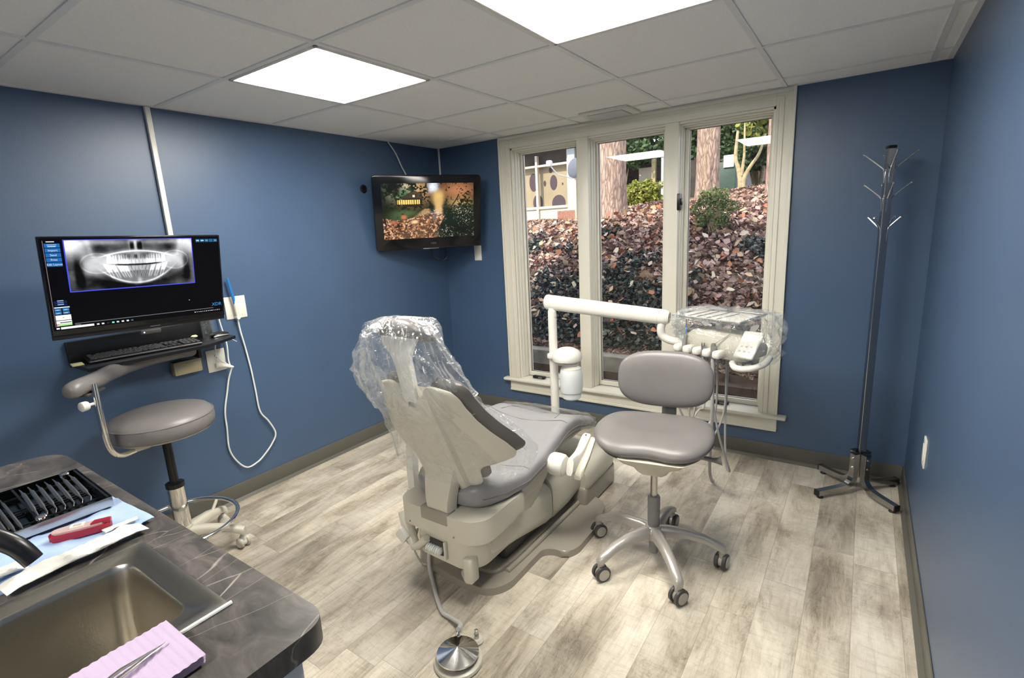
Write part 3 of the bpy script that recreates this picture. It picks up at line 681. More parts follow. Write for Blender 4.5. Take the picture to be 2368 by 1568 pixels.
# arms
MB().lathe((1.795,-1.44,.425),(1,0,0),[(.012,0),(.04,.008),(.05,.025),(.052,.05),(.050,.075),(.044,.084),(.043,.08),(.042,.088),(.02,.092),(0,.092)],n=32).build('arm_pivot','white',r)
rings = []
for (y, z, w_, h_) in ((-1.44,.425,.018,.036),(-1.40,.428,.020,.036),(-1.365,.438,.021,.032),(-1.335,.456,.022,.025),(-1.305,.482,.022,.018),(-1.275,.503,.022,.012),(-1.262,.508,.019,.009)):
    rings.append([V((1.905+x*.9, y+dz*.3, z+dz)) for x, dz in [(w_,h_*.6),(w_*.6,h_),(-w_*.6,h_),(-w_,h_*.6),(-w_,-h_*.6),(-w_*.6,-h_),(w_*.6,-h_),(w_,-h_*.6)]])
MB().loft(rings).build('arm_link','white',r,smooth=50)
rings = []
for (y, z, w_, h_) in ((-1.262,.495,.015,.009),(-1.29,.475,.018,.011),(-1.335,.440,.021,.013),(-1.38,.410,.022,.018),(-1.41,.388,.022,.018),(-1.425,.375,.017,.012)):
    rings.append([V((1.932+x, y, z+dz)) for x, dz in [(w_,h_*.5),(w_*.6,h_),(-w_*.6,h_),(-w_,h_*.5),(-w_,-h_*.5),(-w_*.6,-h_),(w_*.6,-h_),(w_,-h_*.5)]])
MB().loft(rings).build('arm_rest','cream',r,smooth=50)
MB().cyl((1.905,-1.275,.512),(1.905,-1.275,.518),.004,n=12).build('arm_screw','midgrey',r)
MB().loft([[V((1.285+x,y+dy,z)) for x,dy in [(.02,.018),(-.02,.018),(-.024,0),(-.02,-.018),(.02,-.018),(.024,0)]] for y,z in ((-1.79,.325),(-1.79,.42),(-1.785,.50),(-1.77,.60))]).build('left_arm','white',r,smooth=50)
MB().box((1.26,-1.82,.295),(1.36,-1.74,.335),.012).build('left_arm_mount','cream',r)

# clear plastic bag over headrest and back
K = [(.505,1.53,-1.82,.335,.10),(.54,1.525,-1.815,.35,.105),(.60,1.52,-1.81,.365,.115),(.68,1.51,-1.835,.335,.12),(.76,1.495,-1.86,.29,.13),(.83,1.49,-1.90,.255,.135),(.90,1.485,-1.93,.232,.14),(.98,1.485,-1.96,.205,.14),(1.06,1.49,-1.975,.168,.135),(1.11,1.49,-1.975,.158,.125),(1.145,1.485,-1.97,.138,.095),(1.165,1.47,-1.975,.065,.04),(1.172,1.47,-1.975,.01,.008)]
rings = []; nr, na = 130, 170
for i in range(nr+1):
    f = i/nr*(len(K)-1); k = min(int(f), len(K)-2); q = f-k; z, cx, cy, a_, b_ = [K[k][m_]+(K[k+1][m_]-K[k][m_])*q for m_ in range(5)]
    ring = []
    for j in range(na):
        th = 2*pi*j/na; c_, s_ = cos(th), sin(th); x = abs(c_)**(.85)*(1 if c_ > 0 else -1); y = abs(s_)**.85*(1 if s_ > 0 else -1)
        p3 = V((c_*1.6, s_*1.6, z*3.2))
        rg = 1-abs(noise.noise(p3*1.9+V((3,1,7))))*2; rg2 = 1-abs(noise.noise(p3*4.1+V((9,2,4))))*2
        q3 = V((c_*5.5+z*4, s_*5.5, z*2.2)); rg3 = (1-abs(noise.noise(q3)))**5; q4 = V((c_*9-z*9, s_*9, z*7)); rg4 = (1-abs(noise.noise(q4)))**6
        amp = .72*min(1, a_/.12)*(1 if z > .80 else .5)*(1 if s_ < .3 else .8)*(1.35 if z > .9 else 1)
        d = (noise.noise(p3*1.2)*.045 + (rg**3-.3)*.018 + (rg3-.35)*.022 + (rg4-.3)*.012)*amp
        wrap = .10*(abs(x)*a_/.35)**2.2*(1 if z < .8 else .5)
        ring.append(V((cx+.02+x*(a_+d), cy-.018+y*(b_+d)*(1 if y < 0 else (.9 if z > .86 else .62))+wrap*.93, z+d*.3+wrap*.3)))
    rings.append(ring)
bg = MB().loft(rings, cap=False).build('plastic_bag','film',None,smooth=20)
tag(bg, 'clear crinkled plastic bag pulled over the dental chair headrest and back', 'plastic bag')

# ------------------------------------------------------------------ delivery arm & head
PX, PY = 1.36, -.61
r = thing('delivery_unit', (PX,PY,0), 'cream dental delivery arm with instrument head beside the window', 'dental delivery unit')
MB().cyl((PX,PY,.17),(PX,PY,.97),.0265,n=28).lathe((PX,PY,.955),(0,0,1),[(.0265,0),(.022,.006),(.022,.03)],n=28).build('post','white',r)
MB().cyl((PX+.026,PY-.008,.93),(PX+.028,PY-.009,.93),.003,n=10).build('post_screw','midgrey',r)
MB().tube([(PX,PY,.19),(PX,PY,.165),(PX+.04,PY-.05,.155),(1.46,-.72,.155)],.03).build('post_mount','cream',r)
a0, a1 = V((1.315,-.60,1.02)), V((2.075,-.60,.962)); ad = (a1-a0).normalized()
ar = MB(); rings = []
for t, q in ((-.01,.7),(0,.92),(.012,1),(.05,1),(.90,1),(.965,1),(.985,.92),(1.0,.7)):
    p = a0.lerp(a1, t); rings.append([p+V((0,cos(w_)*.034*q,0))+V((-ad.z,0,ad.x))*sin(w_)*.047*q*(1-.12*max(0,t)) for w_ in [2*pi*j/28 for j in range(28)]])
arm = ar.loft(rings).build('flex_arm','white',r,smooth=50)
for t in (.055, .925):
    g = MB(); p = a0.lerp(a1, t); q = 1.012; g.loft([[p+ad*dx+V((0,cos(w_)*.034*q,0))+V((-ad.z,0,ad.x))*sin(w_)*.047*q*(1-.12*t) for w_ in [2*pi*j/28 for j in range(28)]] for dx in (-.001,.001)]); g.build('joint_line','cream',arm)
# water bottle on the post
MB().lathe((PX+.105,PY-.02,.655),(0,0,1),[(.088,.02),(.090,.028),(.090,.055),(.075,.075),(.045,.092),(.01,.098),(0,.098)],n=40).box((PX-.02,PY-.05,.675),(PX+.06,PY+.02,.71),.01).build('bottle_holder','white',r)
MB().lathe((PX+.13,PY-.02,.43),(0,0,1),[(.0,0),(.045,.001),(.058,.012),(.060,.045),(.0665,.05),(.0715,.10),(.070,.15),(.063,.188),(.060,.192)],n=40).build('water_bottle','frost',r)
MB().lathe((PX+.13,PY-.02,.60),(0,0,1),[(.061,.02),(.061,.028),(.043,.042),(.043,.047),(.050,.050),(.050,.056),(.042,.060),(.040,.075)],n=40).build('bottle_neck','white',r)
# pipe to head
EX = V((.927,-.375,0)); FR = V((-.375,-.927,0)); HC = V((2.345,-.62,0))
def hl(x, f, z): return HC+EX*x+FR*f+V((0,0,z))
MB().tube([(2.045,-.60,.95),(2.03,-.60,.905),(2.035,-.595,.865),(2.07,-.59,.84),(2.13,-.59,.832),(2.20,-.60,.83)],.0215,n=16,smooth=6).build('elbow_pipe','white',r)
hm = Matrix(((EX.x,-FR.x,0,HC.x),(EX.y,-FR.y,0,HC.y),(0,0,1,0),(0,0,0,1)))
hb = MB().loft([[hm@V((x,y,z)) for x,y in rpoly([(-.17*q,.10*q),(.20*q,.10*q),(.20*q,-.10*q),(-.17*q,-.10*q)],.05)] for q, z in ((.88,.795),(1,.81),(1.02,.85),(.95,.885),(.80,.91),(.6,.918))]).build('head_body','cream',r)
MB().lathe((2.165,-.575,.80),(0,0,1),[(.03,0),(.038,.008),(.038,.055),(.03,.062),(0,.064)],n=24).build('head_joint','white',r)
hold = MB()
for k in range(5):
    x = -.155+k*.057; 
    hold.box((x-.0205,-.158,.806),(x+.0205,-.085,.846),.014,4,mtx=hm)
hold.box((-.175,-.10,.80),(.115,-.07,.835),.008,mtx=hm).build('handpiece_holder','white',r)
def inst(x, kind):
    if kind == 0: # syringe style handpiece
        MB().tube([hl(x,.128,.80),hl(x,.125,.85),hl(x-.006,.105,.895)],[.010,.011,.008]).build('syringe','midgrey',r)
        MB().tube([hl(x-.006,.105,.895),hl(x-.008,.10,.915),hl(x-.02,.09,.935)],.004).build('syringe_tip','blue',r)
    elif kind == 1: MB().lathe(hl(x,.13,.795),(0,.1,1),[(.006,0),(.010,.01),(.0105,.035),(.008,.045)],n=16).build('hose_coupling','chrome',r)
    elif kind == 2: MB().lathe(hl(x,.128,.80),(0,.1,1),[(.007,0),(.011,.01),(.011,.055),(.008,.07)],n=16).build('handpiece_motor','brushed',r)
    else:
        MB().lathe(hl(x,.125,.80),(0,0,1),[(.009,0),(.014,.01),(.014,.06),(.010,.075),(0,.08)],n=18).build('air_syringe','midgrey',r)
        MB().tube([hl(x,.125,.875),hl(x+.03,.10,.90),hl(x+.055,.08,.925)],.003).build('air_syringe_tip','brushed',r)
for x, k in ((-.127,0),(-.07,1),(-.013,2),(.044,3)): inst(x, k)
# hoses
def hang(x0, low, x1, rr_=.0055, f0=.128, sway=0):
    g = MB(); g.tube([hl(x0,f0,.80),hl(x0+.004,f0,.70),hl((x0+x1)/2-.02+sway,f0+.02,(low+.55)/2+.05),hl((x0+x1)/2-.01+sway,f0,low+.04),hl((x0+x1)/2+sway,f0-.05,low),hl((x0+x1)/2+.012+sway,f0-.10,low+.05),hl(x1,-.02,.5),hl(x1,-.02,.80)],rr_,n=10,smooth=8); return g.build('hose','hose',r)
hang(-.127,.42,-.10); hang(-.07,.36,-.03); hang(-.013,.28,.02,sway=-.03)
g = MB().tube([hl(.044,.125,.80),hl(.046,.13,.68),hl(.052,.12,.55),hl(.075,.10,.40),hl(.10,.07,.27),hl(.095,.03,.195),hl(.06,.0,.19),hl(.035,-.02,.26),hl(.02,-.03,.45),hl(.02,-.04,.80)],.0055,n=10,smooth=8).build('hose','hose',r)
MB().tube([hl(.044,.13,.80),hl(.05,.132,.72),hl(.05,.13,.62),hl(.045,.12,.45),hl(.02,.09,.30),hl(-.02,.03,.15),hl(-.06,-.05,.05),hl(-.10,-.12,.012)],.0085,n=12,smooth=8).build('supply_hose','hose',r)
MB().tube([hl(.044,.133,.82),hl(.05,.14,.74),hl(.052,.14,.66)],[.016,.02,.012],n=14).build('hose_sleeve','film2',r)
# keypad
km = hm@Matrix.Translation((.20,-.085,.885))@Matrix.Rotation(rad(50),4,'X')@Matrix.Rotation(rad(-4),4,'Y')@Matrix.Scale(1.12,4)
kp = MB().box((-.045,-.065,-.008),(.045,.065,.008),.014,3,mtx=km).build('keypad','white',r)
MB().box((-.034,.015,.0075),(.034,.045,.0092),mtx=km).build('display','lcd',kp)
g = MB()
for a_ in (-.022,0,.022):
    for b2 in (-.012,-.035): g.box((a_-.005,b2-.004,.0078),(a_+.005,b2+.004,.0088),.001,mtx=km)
g.build('buttons','hose',kp)
MB().tube([hl(.13,.10,.79),hl(.17,.13,.778),hl(.23,.12,.785),hl(.262,.06,.80),hl(.255,.0,.82)],.015,smooth=5,n=14).build('head_handle','white',r)
# instrument tray above the head
tm = Matrix.Translation((2.318,-.585,.985))@Matrix.Rotation(rad(-21),4,'Z')@Matrix.Rotation(rad(4),4,'X')
MB().tube([hl(-.03,-.02,.87),hl(-.03,-.02,.98)],.016,n=14).build('tray_post','white',r)
tr_ = thing('instrument_tray', tuple(tm@V((0,0,-.006))), 'steel tray with divided white liner above the delivery head, under clear plastic', 'instrument tray')
MB().box((-.19,-.115,-.006),(.19,.115,-.001),.002,mtx=tm).build('tray_base','brushed',tr_)
g = MB(); 
g.tube([tm@V(p) for p in [(-.19,-.115,.004),(.19,-.115,.004),(.19,.115,.004),(-.19,.115,.004),(-.19,-.115,.004)]],.005,n=8).build('tray_rim','chrome',tr_)
MB().box((-.165,-.085,-.001),(.165,.075,.001),mtx=tm).build('paper_liner','pouch',tr_,smooth=0)
g = MB()
for x in (-.12,-.07,-.01,.045): g.tube([tm@V((x,-.08,.003)),tm@V((x+.02,.0,.004)),tm@V((x+.03,.07,.003))],.0022,n=6)
g.build('divider','midgrey',tr_)
for q_ in ((.0,.10),(-.13,.112)): MB().lathe(tm@V((*q_,.004)),(0,0,1),[(.013,0),(.012,.012),(0,.013)],n=16).build('rim_clip','darkgrey',tr_)
# film over the head
rings = []
for i in range(31):
    v = i/30; zz = .765+.255*v
    a_ = .205+.035*sin(v*pi)-(.05 if i == 30 else 0); b_ = .125+.03*sin(v*pi)-(.03 if i == 30 else 0); ring = []
    for j in range(90):
        th = 2*pi*j/90; c_, s_ = cos(th), sin(th); x = abs(c_)**.6*(1 if c_ > 0 else -1); y = abs(s_)**.6*(1 if s_ > 0 else -1)
        p3 = V((c_*2, s_*2, zz*5)); d = noise.noise(p3*1.4)*.04+((1-abs(noise.noise(p3*2.2)))**4-.4)*.035+((1-abs(noise.noise(V((c_*5+zz*9,s_*5,zz*6)))))**6-.3)*.016
        lift = .0 if s_ > -.2 else -.0
        dz = (1-v)*(.085 if (s_ > .2 and x < .55) else 0)
        ring.append(hm@V((x*(a_+d)+.02+(.03 if x > .8 else 0)*v, -y*(b_+d), min(zz+dz, 1.02)+d*.25)))
    rings.append(ring)
top = rings[-1]; cen = sum(top, V((0,0,0)))/len(top)
rings.append([p.lerp(cen,.5)+V((0,0,.004)) for p in top]); rings.append([p.lerp(cen,.97)+V((0,0,.002)) for p in top])
tag(MB().loft(rings, cap=False).build('plastic_sleeve','film',None,smooth=18), 'clear plastic sleeve draped over the delivery head and tray', 'plastic bag')

# ------------------------------------------------------------------ operator stool
def caster(c, ang, m_wheel, m_hub, parent, rr_=.034, w_=.052, name='caster'):
    x, y = c; ax = V((cos(ang), sin(ang), 0)); root = MB()
    for s_ in (-1, 1):
        root.lathe(V((x,y,rr_))+ax*s_*w_*.29,ax*s_,[(rr_*.6,-.008),(rr_,-.006),(rr_,.006),(rr_*.82,.010)],n=28)
    w = root.build(name, m_wheel, parent)
    h = MB()
    h.cyl(V((x,y,rr_))-ax*(w_*.29+.0112), V((x,y,rr_))+ax*(w_*.29+.0112), rr_*.72)
    bk = V((-ax.y, ax.x, 0))
    h.lathe(V((x,y,rr_*.9)),(0,0,1),[(.016,0),(.016,rr_*.9),(.013,rr_*1.3),(.009,rr_*1.6)],n=14)
    h.build('hub', m_hub, w); return w
SC = V((2.235,-1.295,0))
r = thing('operator_stool', tuple(SC), 'grey wheeled stool with low backrest and five-arm silver base', 'stool')
SR = rad(10); sx_ = V((cos(SR), sin(SR), 0)); sy_ = V((-sin(SR), cos(SR), 0))   # sy_ points to the backrest
def sshape(x, y):
    r_ = sqrt(x*x+y*y)
    ff = max(0, -y); dz = -.022*ff**2*(1-.5*math.exp(-(x/.45)**2)) - .012*math.exp(-(x*x+ (y-.1)**2)/.25) + .03*max(0,abs(x)-.25)**1.6
    dy = .10*ff*math.exp(-(x/.35)**2)
    return x*(1-.10*max(0, y)), y+dy, dz
MB().pad(SC+V((-.022,.06,.562)),sx_,sy_,.50,.44,.085,n=2.9,p=5,shape=sshape,back=.5,rings=12,seg=64).build('seat','stoolv',r,smooth=60)
MB().pad(SC+V((-.022,.06,.537)),sx_,sy_,.47,.41,.05,n=2.9,p=6,shape=sshape,rings=6).build('seat_pan','darkgrey',r)
bc = SC+V((-.045,.275,.752)); bu = (V((0,0,1))*cos(rad(8))+sy_*sin(rad(8))).normalized()
MB().pad(bc,sx_,bu,.425,.262,.06,n=2.8,p=4,curv=.03,back=.6,seg=64,rings=12).build('backrest','stoolv',r,smooth=60) if False else None
MB().pad(bc,sx_,bu,.425,.262,.062,n=2.8,p=4,curv=.03,back=.6,seg=64,rings=12).build('backrest','stoolv',r,smooth=60)
bs = SC+V((-.045,.30,0))
MB().tube([bs+V((0,-.12,.50)),bs+V((0,.0,.50)),bs+V((0,.035,.53)),bs+V((0,.045,.62)),bs+V((0,.05,.74))],.035,n=12,flat=.3,smooth=4).build('back_support','midgrey',r)
MB().loft([[SC+sx_*x*q+sy_*y*q+V((0,-.01,z)) for x, y in rpoly([(-.12,-.13),(.13,-.13),(.10,.12),(-.10,.12)],.03)] for q, z in ((.35,.425),(.5,.445),(.62,.47),(.95,.50),(1.1,.525))]).build('mechanism','cream',r)
MB().tube([SC+sx_*.10+V((0,.05,.50)),SC+sx_*.22+V((0,.07,.475)),SC+sx_*.25+V((0,.075,.475))],[.008,.01,.022],smooth=4).build('right_lever','midgrey',r)
MB().tube([SC-sx_*.10+V((0,.05,.50)),SC-sx_*.215+V((0,.075,.485)),SC-sx_*.25+V((0,.08,.482))],[.008,.01,.022],smooth=4).build('left_lever','midgrey',r)
MB().cyl(SC+V((0,0,.28)),SC+V((0,0,.45)),.0145).build('gas_rod','brushed',r)
MB().lathe(SC,(0,0,1),[(.0,.035),(.02,.036),(.021,.13),(.026,.15),(.0265,.30),(.024,.307),(.0,.307)],n=28).build('gas_housing','castgrey' if False else 'midgrey',r)
MB().lathe(SC,(0,0,1),[(.028,.105),(.045,.112),(.047,.145),(.034,.165),(.027,.168)],n=32).build('hub','castgrey',r)
legs = [(1.966,-1.26),(2.092,-1.545),(2.418,-1.525),(2.500,-1.215),(2.232,-1.01)]
for x, y in legs:
    d = (V((x,y,0))-SC); L_ = .282; d = d.normalized(); n2 = V((-d.y,d.x,0)); rings = []
    for t, z, w_, h_ in ((.02,.135,.026,.030),(.06,.143,.024,.026),(.14,.143,.021,.020),(.21,.128,.020,.017),(.262,.105,.020,.016),(.285,.092,.019,.018),(.297,.085,.013,.014)):
        p = SC+d*t+V((0,0,z)); rings.append([p+n2*a_*w_+V((0,0,b2*h_)) for a_, b2 in [(1,-.7),(1,.2),(.75,.8),(.3,1),(-.3,1),(-.75,.8),(-1,.2),(-1,-.7)]])
    leg = MB().loft(rings).build('leg','castgrey',r,smooth=50)
    pt = SC+d*L_; ang = {0:-.62,1:-.60,2:-.50,3:-.12,4:-.1}[legs.index((x,y))]
    caster((pt.x,pt.y), ang, 'darkgrey','castgrey', leg)

# ------------------------------------------------------------------ assistant stool by the left wall
AC = V((.300,-2.378,0))
r = thing('assistant_stool', tuple(AC), 'round-seated taupe stool with chrome foot ring and curved arm rest', 'stool')
MB().lathe(AC+V((0,0,.64)),(0,0,1),[(0,0),(.195,.0),(.210,.012),(.213,.035),(.211,.062),(.205,.072),(.190,.088),(.14,.10),(.07,.105),(0,.106)],n=64).build('seat','stoolv',r,smooth=70)
MB().tube([AC+V((cos(a)*.209,sin(a)*.209,.708)) for a in [2*pi*k/64 for k in range(65)]],.0028,n=6).build('seat_piping','seam',r)
MB().lathe(AC+V((0,0,.615)),(0,0,1),[(0,0),(.05,0),(.12,.006),(.195,.022),(.20,.028),(0,.028)],n=48).build('seat_pan','cream',r)
MB().cyl(AC+V((0,0,.585)),AC+V((0,0,.62)),.026).build('seat_collar','cream',r)
MB().cyl(AC+V((0,0,.36)),AC+V((0,0,.59)),.0185).build('gas_rod','black',r)
MB().lathe(AC,(0,0,1),[(.0,.10),(.036,.10),(.036,.365),(0,.365)],n=32).build('column_sleeve','chrome',r)
MB().lathe(AC,(0,0,1),[(.037,.358),(.039,.358),(.039,.378),(.02,.385),(.0185,.385)],n=32).build('column_cap','black',r)
MB().lathe(AC,(0,0,1),[(.036,.155),(.039,.155),(.041,.12),(.044,.075),(.044,.06),(0,.06)],n=32).build('base_hub','cream',r)
MB().tube([AC+V((cos(a)*.235,sin(a)*.235,.165)) for a in [2*pi*k/72 for k in range(73)]],.0105,n=12,cap=False).build('foot_ring','chrome',r)
for k in range(5):
    a = rad(44+72*k); MB().cyl(AC+V((cos(a)*.19,sin(a)*.19,.12)),AC+V((cos(a)*.23,sin(a)*.23,.16)),.008,n=10).build('ring_bracket','cream',r)
for k in range(5):
    a = rad(44+72*k); d = V((cos(a),sin(a),0)); n2 = V((-d.y,d.x,0)); rings = []
    for t, z, w_, h_ in ((.02,.115,.028,.028),(.08,.122,.026,.020),(.16,.118,.023,.015),(.21,.105,.021,.014),(.25,.092,.020,.016),(.268,.08,.018,.02)):
        p = AC+d*t+V((0,0,z)); rings.append([p+n2*a_*w_+V((0,0,b2*h_)) for a_, b2 in [(1,-.8),(1,.5),(.6,1),(-.6,1),(-1,.5),(-1,-.8)]])
    leg = MB().loft(rings).build('leg','cream',r,smooth=50)
    pt = AC+d*.252; caster((pt.x,pt.y), a+.9, 'cream','white', leg, .026,.055)
MB().tube([AC+V((.03,-.06,.618)),AC+V((.075,-.15,.615)),AC+V((.105,-.205,.625)),AC+V((.125,-.238,.66)),AC+V((.133,-.250,.72)),AC+V((.135,-.252,.82)),AC+V((.135,-.250,.955))],.0125,n=14,smooth=6).build('arm_rod','chrome',r)
MB().box(AC+V((.04,-.15,.612)),AC+V((.10,-.09,.63)),.008).build('rod_clamp','cream',r)
MB().lathe(AC+V((.135,-.262,.875)),(.25,-1,0),[(.006,0),(.006,.022),(.016,.022),(.019,.028),(.019,.046),(.014,.05),(0,.05)],n=20).build('clamp_knob','white',r)
ap = []
for k in range(15):
    a = rad(-68 - k*12.2); ap.append(AC+V((cos(a)*(.285),sin(a)*(.285),.955+.0*k)))
ap = [V((.46,-2.72,.945)),V((.42,-2.665,.95)),V((.36,-2.60,.95)),V((.27,-2.52,.95)),V((.19,-2.43,.95)),V((.135,-2.33,.95)),V((.11,-2.23,.95)),V((.11,-2.15,.95)),V((.125,-2.105,.95))]
P_ = spline(ap, 8); rings = []
for i, p in enumerate(P_):
    t = (P_[min(i+1,len(P_)-1)]-P_[max(i-1,0)]).normalized(); nn = V((-t.y,t.x,0)).normalized(); e = min(1, min(i+.5,len(P_)-1-i+.5)/6.); e = sqrt(1-(1-e)**2)
    rings.append([p+nn*cos(2*pi*j/20)*.034*e+V((0,0,sin(2*pi*j/20)*.033*e)) for j in range(20)])
MB().loft(rings).build('arm_pad','stoolv',r,smooth=60)
MB().box((-.025,-.045,-.006),(.025,.06,.004),.004,mtx=Matrix.Translation((.405,-2.64,.916))@Matrix.Rotation(rad(40),4,'Z')).build('pad_plate','darkgrey',r)

# ------------------------------------------------------------------ coat rack
RC = V((2.975,-.215,0))
r = thing('coat_rack', tuple(RC), 'tall dark chrome coat rack standing in the right corner', 'coat rack')
def sqtube(mb, pts, h, tw=0., smooth=0):
    P = [V(p) for p in pts]; P = spline(P, smooth) if smooth else P; rings = []
    for i, p in enumerate(P):
        t = (P[min(i+1,len(P)-1)]-P[max(i-1,0)]).normalized(); s_ = V((-tw_(t)[1],tw_(t)[0],0)); b2 = t.cross(s_).normalized()
        rings.append([p+s_*x*h+b2*y*h for x, y in ((1,1),(-1,1),(-1,-1),(1,-1))])
    return mb.loft(rings)
def tw_(t): return DIR
mr = Matrix.Translation(RC)@Matrix.Rotation(rad(45),4,'Z')
pole = MB().box((-.017,-.017,.09),(.017,.017,1.745),.003,mtx=Matrix.Translation(RC)@Matrix.Rotation(rad(20),4,'Z')).build('pole','rackmet',r,smooth=20)
MB().box((-.0175,-.0175,1.743),(.0175,.0175,1.757),.003,mtx=Matrix.Translation(RC)@Matrix.Rotation(rad(20),4,'Z')).build('pole_cap','black',r)
for k, (fx, fy) in enumerate([(2.80,-.385),(3.135,-.375),(2.795,-.05),(3.145,-.045)]):
    DIR = (V((fx,fy,0))-RC).normalized(); L_ = (V((fx,fy,0))-RC).length
    g = MB(); sqtube(g, [RC+DIR*.034+V((0,0,.225)),RC+DIR*.034+V((0,0,.13)),RC+DIR*.038+V((0,0,.085)),RC+DIR*.065+V((0,0,.052)),RC+DIR*.11+V((0,0,.038)),RC+DIR*L_+V((0,0,.030))],.0145,smooth=5)
    leg = g.build('leg','rackmet',r,smooth=25)
    sqtube(MB(), [RC+DIR*(L_)+V((0,0,.030)),RC+DIR*(L_+.006)+V((0,0,.030))],.0155).build('end_cap','black',leg)
    MB().lathe(RC+DIR*(L_-.02),(0,0,1),[(.014,0),(.016,.004),(.008,.010),(.005,.018)],n=16).build('glide_foot','rubber',leg)
    sqtube(MB(), [RC+DIR*.034+V((0,0,.224)),RC+DIR*.034+V((0,0,.229))],.0155).build('top_cap','black',leg)
    g = MB()
    for z in (.15,.20): g.cyl(RC+DIR*.047+V((0,0,z)),RC+DIR*.052+V((0,0,z)),.005,n=10)
    g.build('bolt','chrome',leg)
for z, L_, a0_ in ((1.66,.085,20),(1.53,.072,20),(1.39,.055,20)):
    for k in range(4):
        a = rad(a0_+45*(z == 1.39)+90*k-8); d = V((cos(a),sin(a),0)); q = RC+d*.018
        MB().tube([q+V((0,0,z-.07)),q+d*.004+V((0,0,z-.02)),q+d*.012+V((0,0,z)),q+d*L_+V((0,0,z+L_*.75))],.0034,n=8,smooth=4).lathe(q+d*L_+V((0,0,z+L_*.75)),d+V((0,0,.7)),[(.0,-.004),(.0055,0),(.0055,.004),(0,.007)],n=12).build('hook','chrome',r)

# ------------------------------------------------------------------ foot pedal
FP = V((1.848,-2.182,0))
r = thing('foot_pedal', tuple(FP), 'round shiny steel foot control on the floor', 'foot pedal')
MB().lathe(FP,(0,0,1),[(0,0),(.083,0),(.086,.006),(.083,.014),(.07,.020),(0,.020)],n=48).build('pedal_base','cream',r)
MB().lathe(FP,(0,0,1),[(.0,.018),(.06,.018),(.066,.032),(.06,.036)],n=48).build('pedal_skirt','rubber',r)
MB().lathe(FP,(0,0,1),[(.0735,.034),(.075,.036),(.0735,.040),(.0,.062)],n=24).build('pedal_disc','chrome',r,smooth=12)
for (dx, dy), nm in (((-.062,.072),'hose_port'),((.0,.104),'toggle_post')):
    MB().lathe(FP+V((dx,dy,0)),(0,0,1),[(0,0),(.024,0),(.026,.008),(.018,.016),(0,.016)],n=20).build(nm,'cream',r)
MB().lathe(FP+V((.0,.104,.014)),(0,0,1),[(.009,0),(.009,.018),(.006,.022),(.007,.034),(0,.036)],n=16).build('toggle','brushed',r)
MB().lathe(FP+V((-.062,.072,.014)),(-.2,.3,1),[(.009,0),(.009,.018),(.006,.022)],n=16).build('hose_fitting','chrome',r)
tag(MB().tube([FP+V((-.064,.078,.042)),V((1.765,-2.07,.03)),V((1.70,-2.05,.014)),V((1.645,-2.04,.010)),V((1.57,-1.99,.010)),V((1.50,-1.935,.012)),V((1.45,-1.90,.045)),V((1.44,-1.885,.10)),V((1.47,-1.885,.135))],.0085,n=12,smooth=8).build('pedal_hose','hose'), 'grey hose from the foot pedal up to the dental chair', 'hose')
#PART3

# ------------------------------------------------------------------ wall workstation, monitor, keyboard
r = thing('wall_workstation', (.02,-2.27,.985), 'black fold-down keyboard shelf mounted on the left wall under the monitor', 'keyboard shelf')
MB().box((0,-2.585,.96),(.022,-1.965,1.075),.004).build('back_panel','black',r)
MB().prism(rpoly([(.02,-2.59),(.26,-2.59),(.26,-2.10),(.155,-1.912),(.02,-1.912)],.008),.970,.984,.002,2).build('shelf','black',r)
MB().box((.02,-2.5,.90),(.16,-2.485,.972),.004).build('bracket','black',r); MB().box((.02,-2.1,.90),(.13,-2.085,.972),.004).build('bracket','black',r)
MM = Matrix.Translation((.50,-2.413,1.335))@Matrix.Rotation(1.516,4,'Z')@Matrix.Rotation(.156,4,'X')@Matrix.Rotation(.027,4,'Y')
mr_ = thing('monitor', tuple(MM@V((0,.03,-.1825))), 'wide black monitor on a wall arm showing a dental x-ray', 'monitor')
MB().box((-.305,-.004,-.1825),(.305,.012,.1825),.004,mtx=MM).build('bezel','blackgloss',mr_)
MB().box((-.305,.002,-.2005),(.305,.013,-.181),.003,mtx=MM).build('lower_bezel','black',mr_)
MB().box((-.22,.011,-.14),(.22,.038,.13),.012,mtx=MM).build('rear_housing','black',mr_)
MB().box((.008,.0005,-.1925),(.045,.003,-.1905),mtx=MM).build('bezel_mark','midgrey',mr_,smooth=0)
cb = MB().box((-.03,-.006,-.222),(.045,.012,-.203),.005,mtx=MM).build('webcam','darkgrey',mr_)
MB().lathe(MM@V((-.018,-.0065,-.2125)),(1,0,0),[(.0025,0),(.0025,.001),(0,.001)],n=10).build('power_light','led',mr_)
MB().tube([MM@V((0,.04,0)),MM@V((0,.10,0)),V((.22,-2.20,1.31)),V((.08,-2.08,1.31)),V((.02,-2.08,1.31))],.02,n=12,smooth=3).box((.0,-2.12,1.24),(.022,-2.04,1.38),.004).build('wall_arm','black',mr_)
def px_(u, v): return MM@V((-.298+.596*u, -.0048, .176-.338*v))
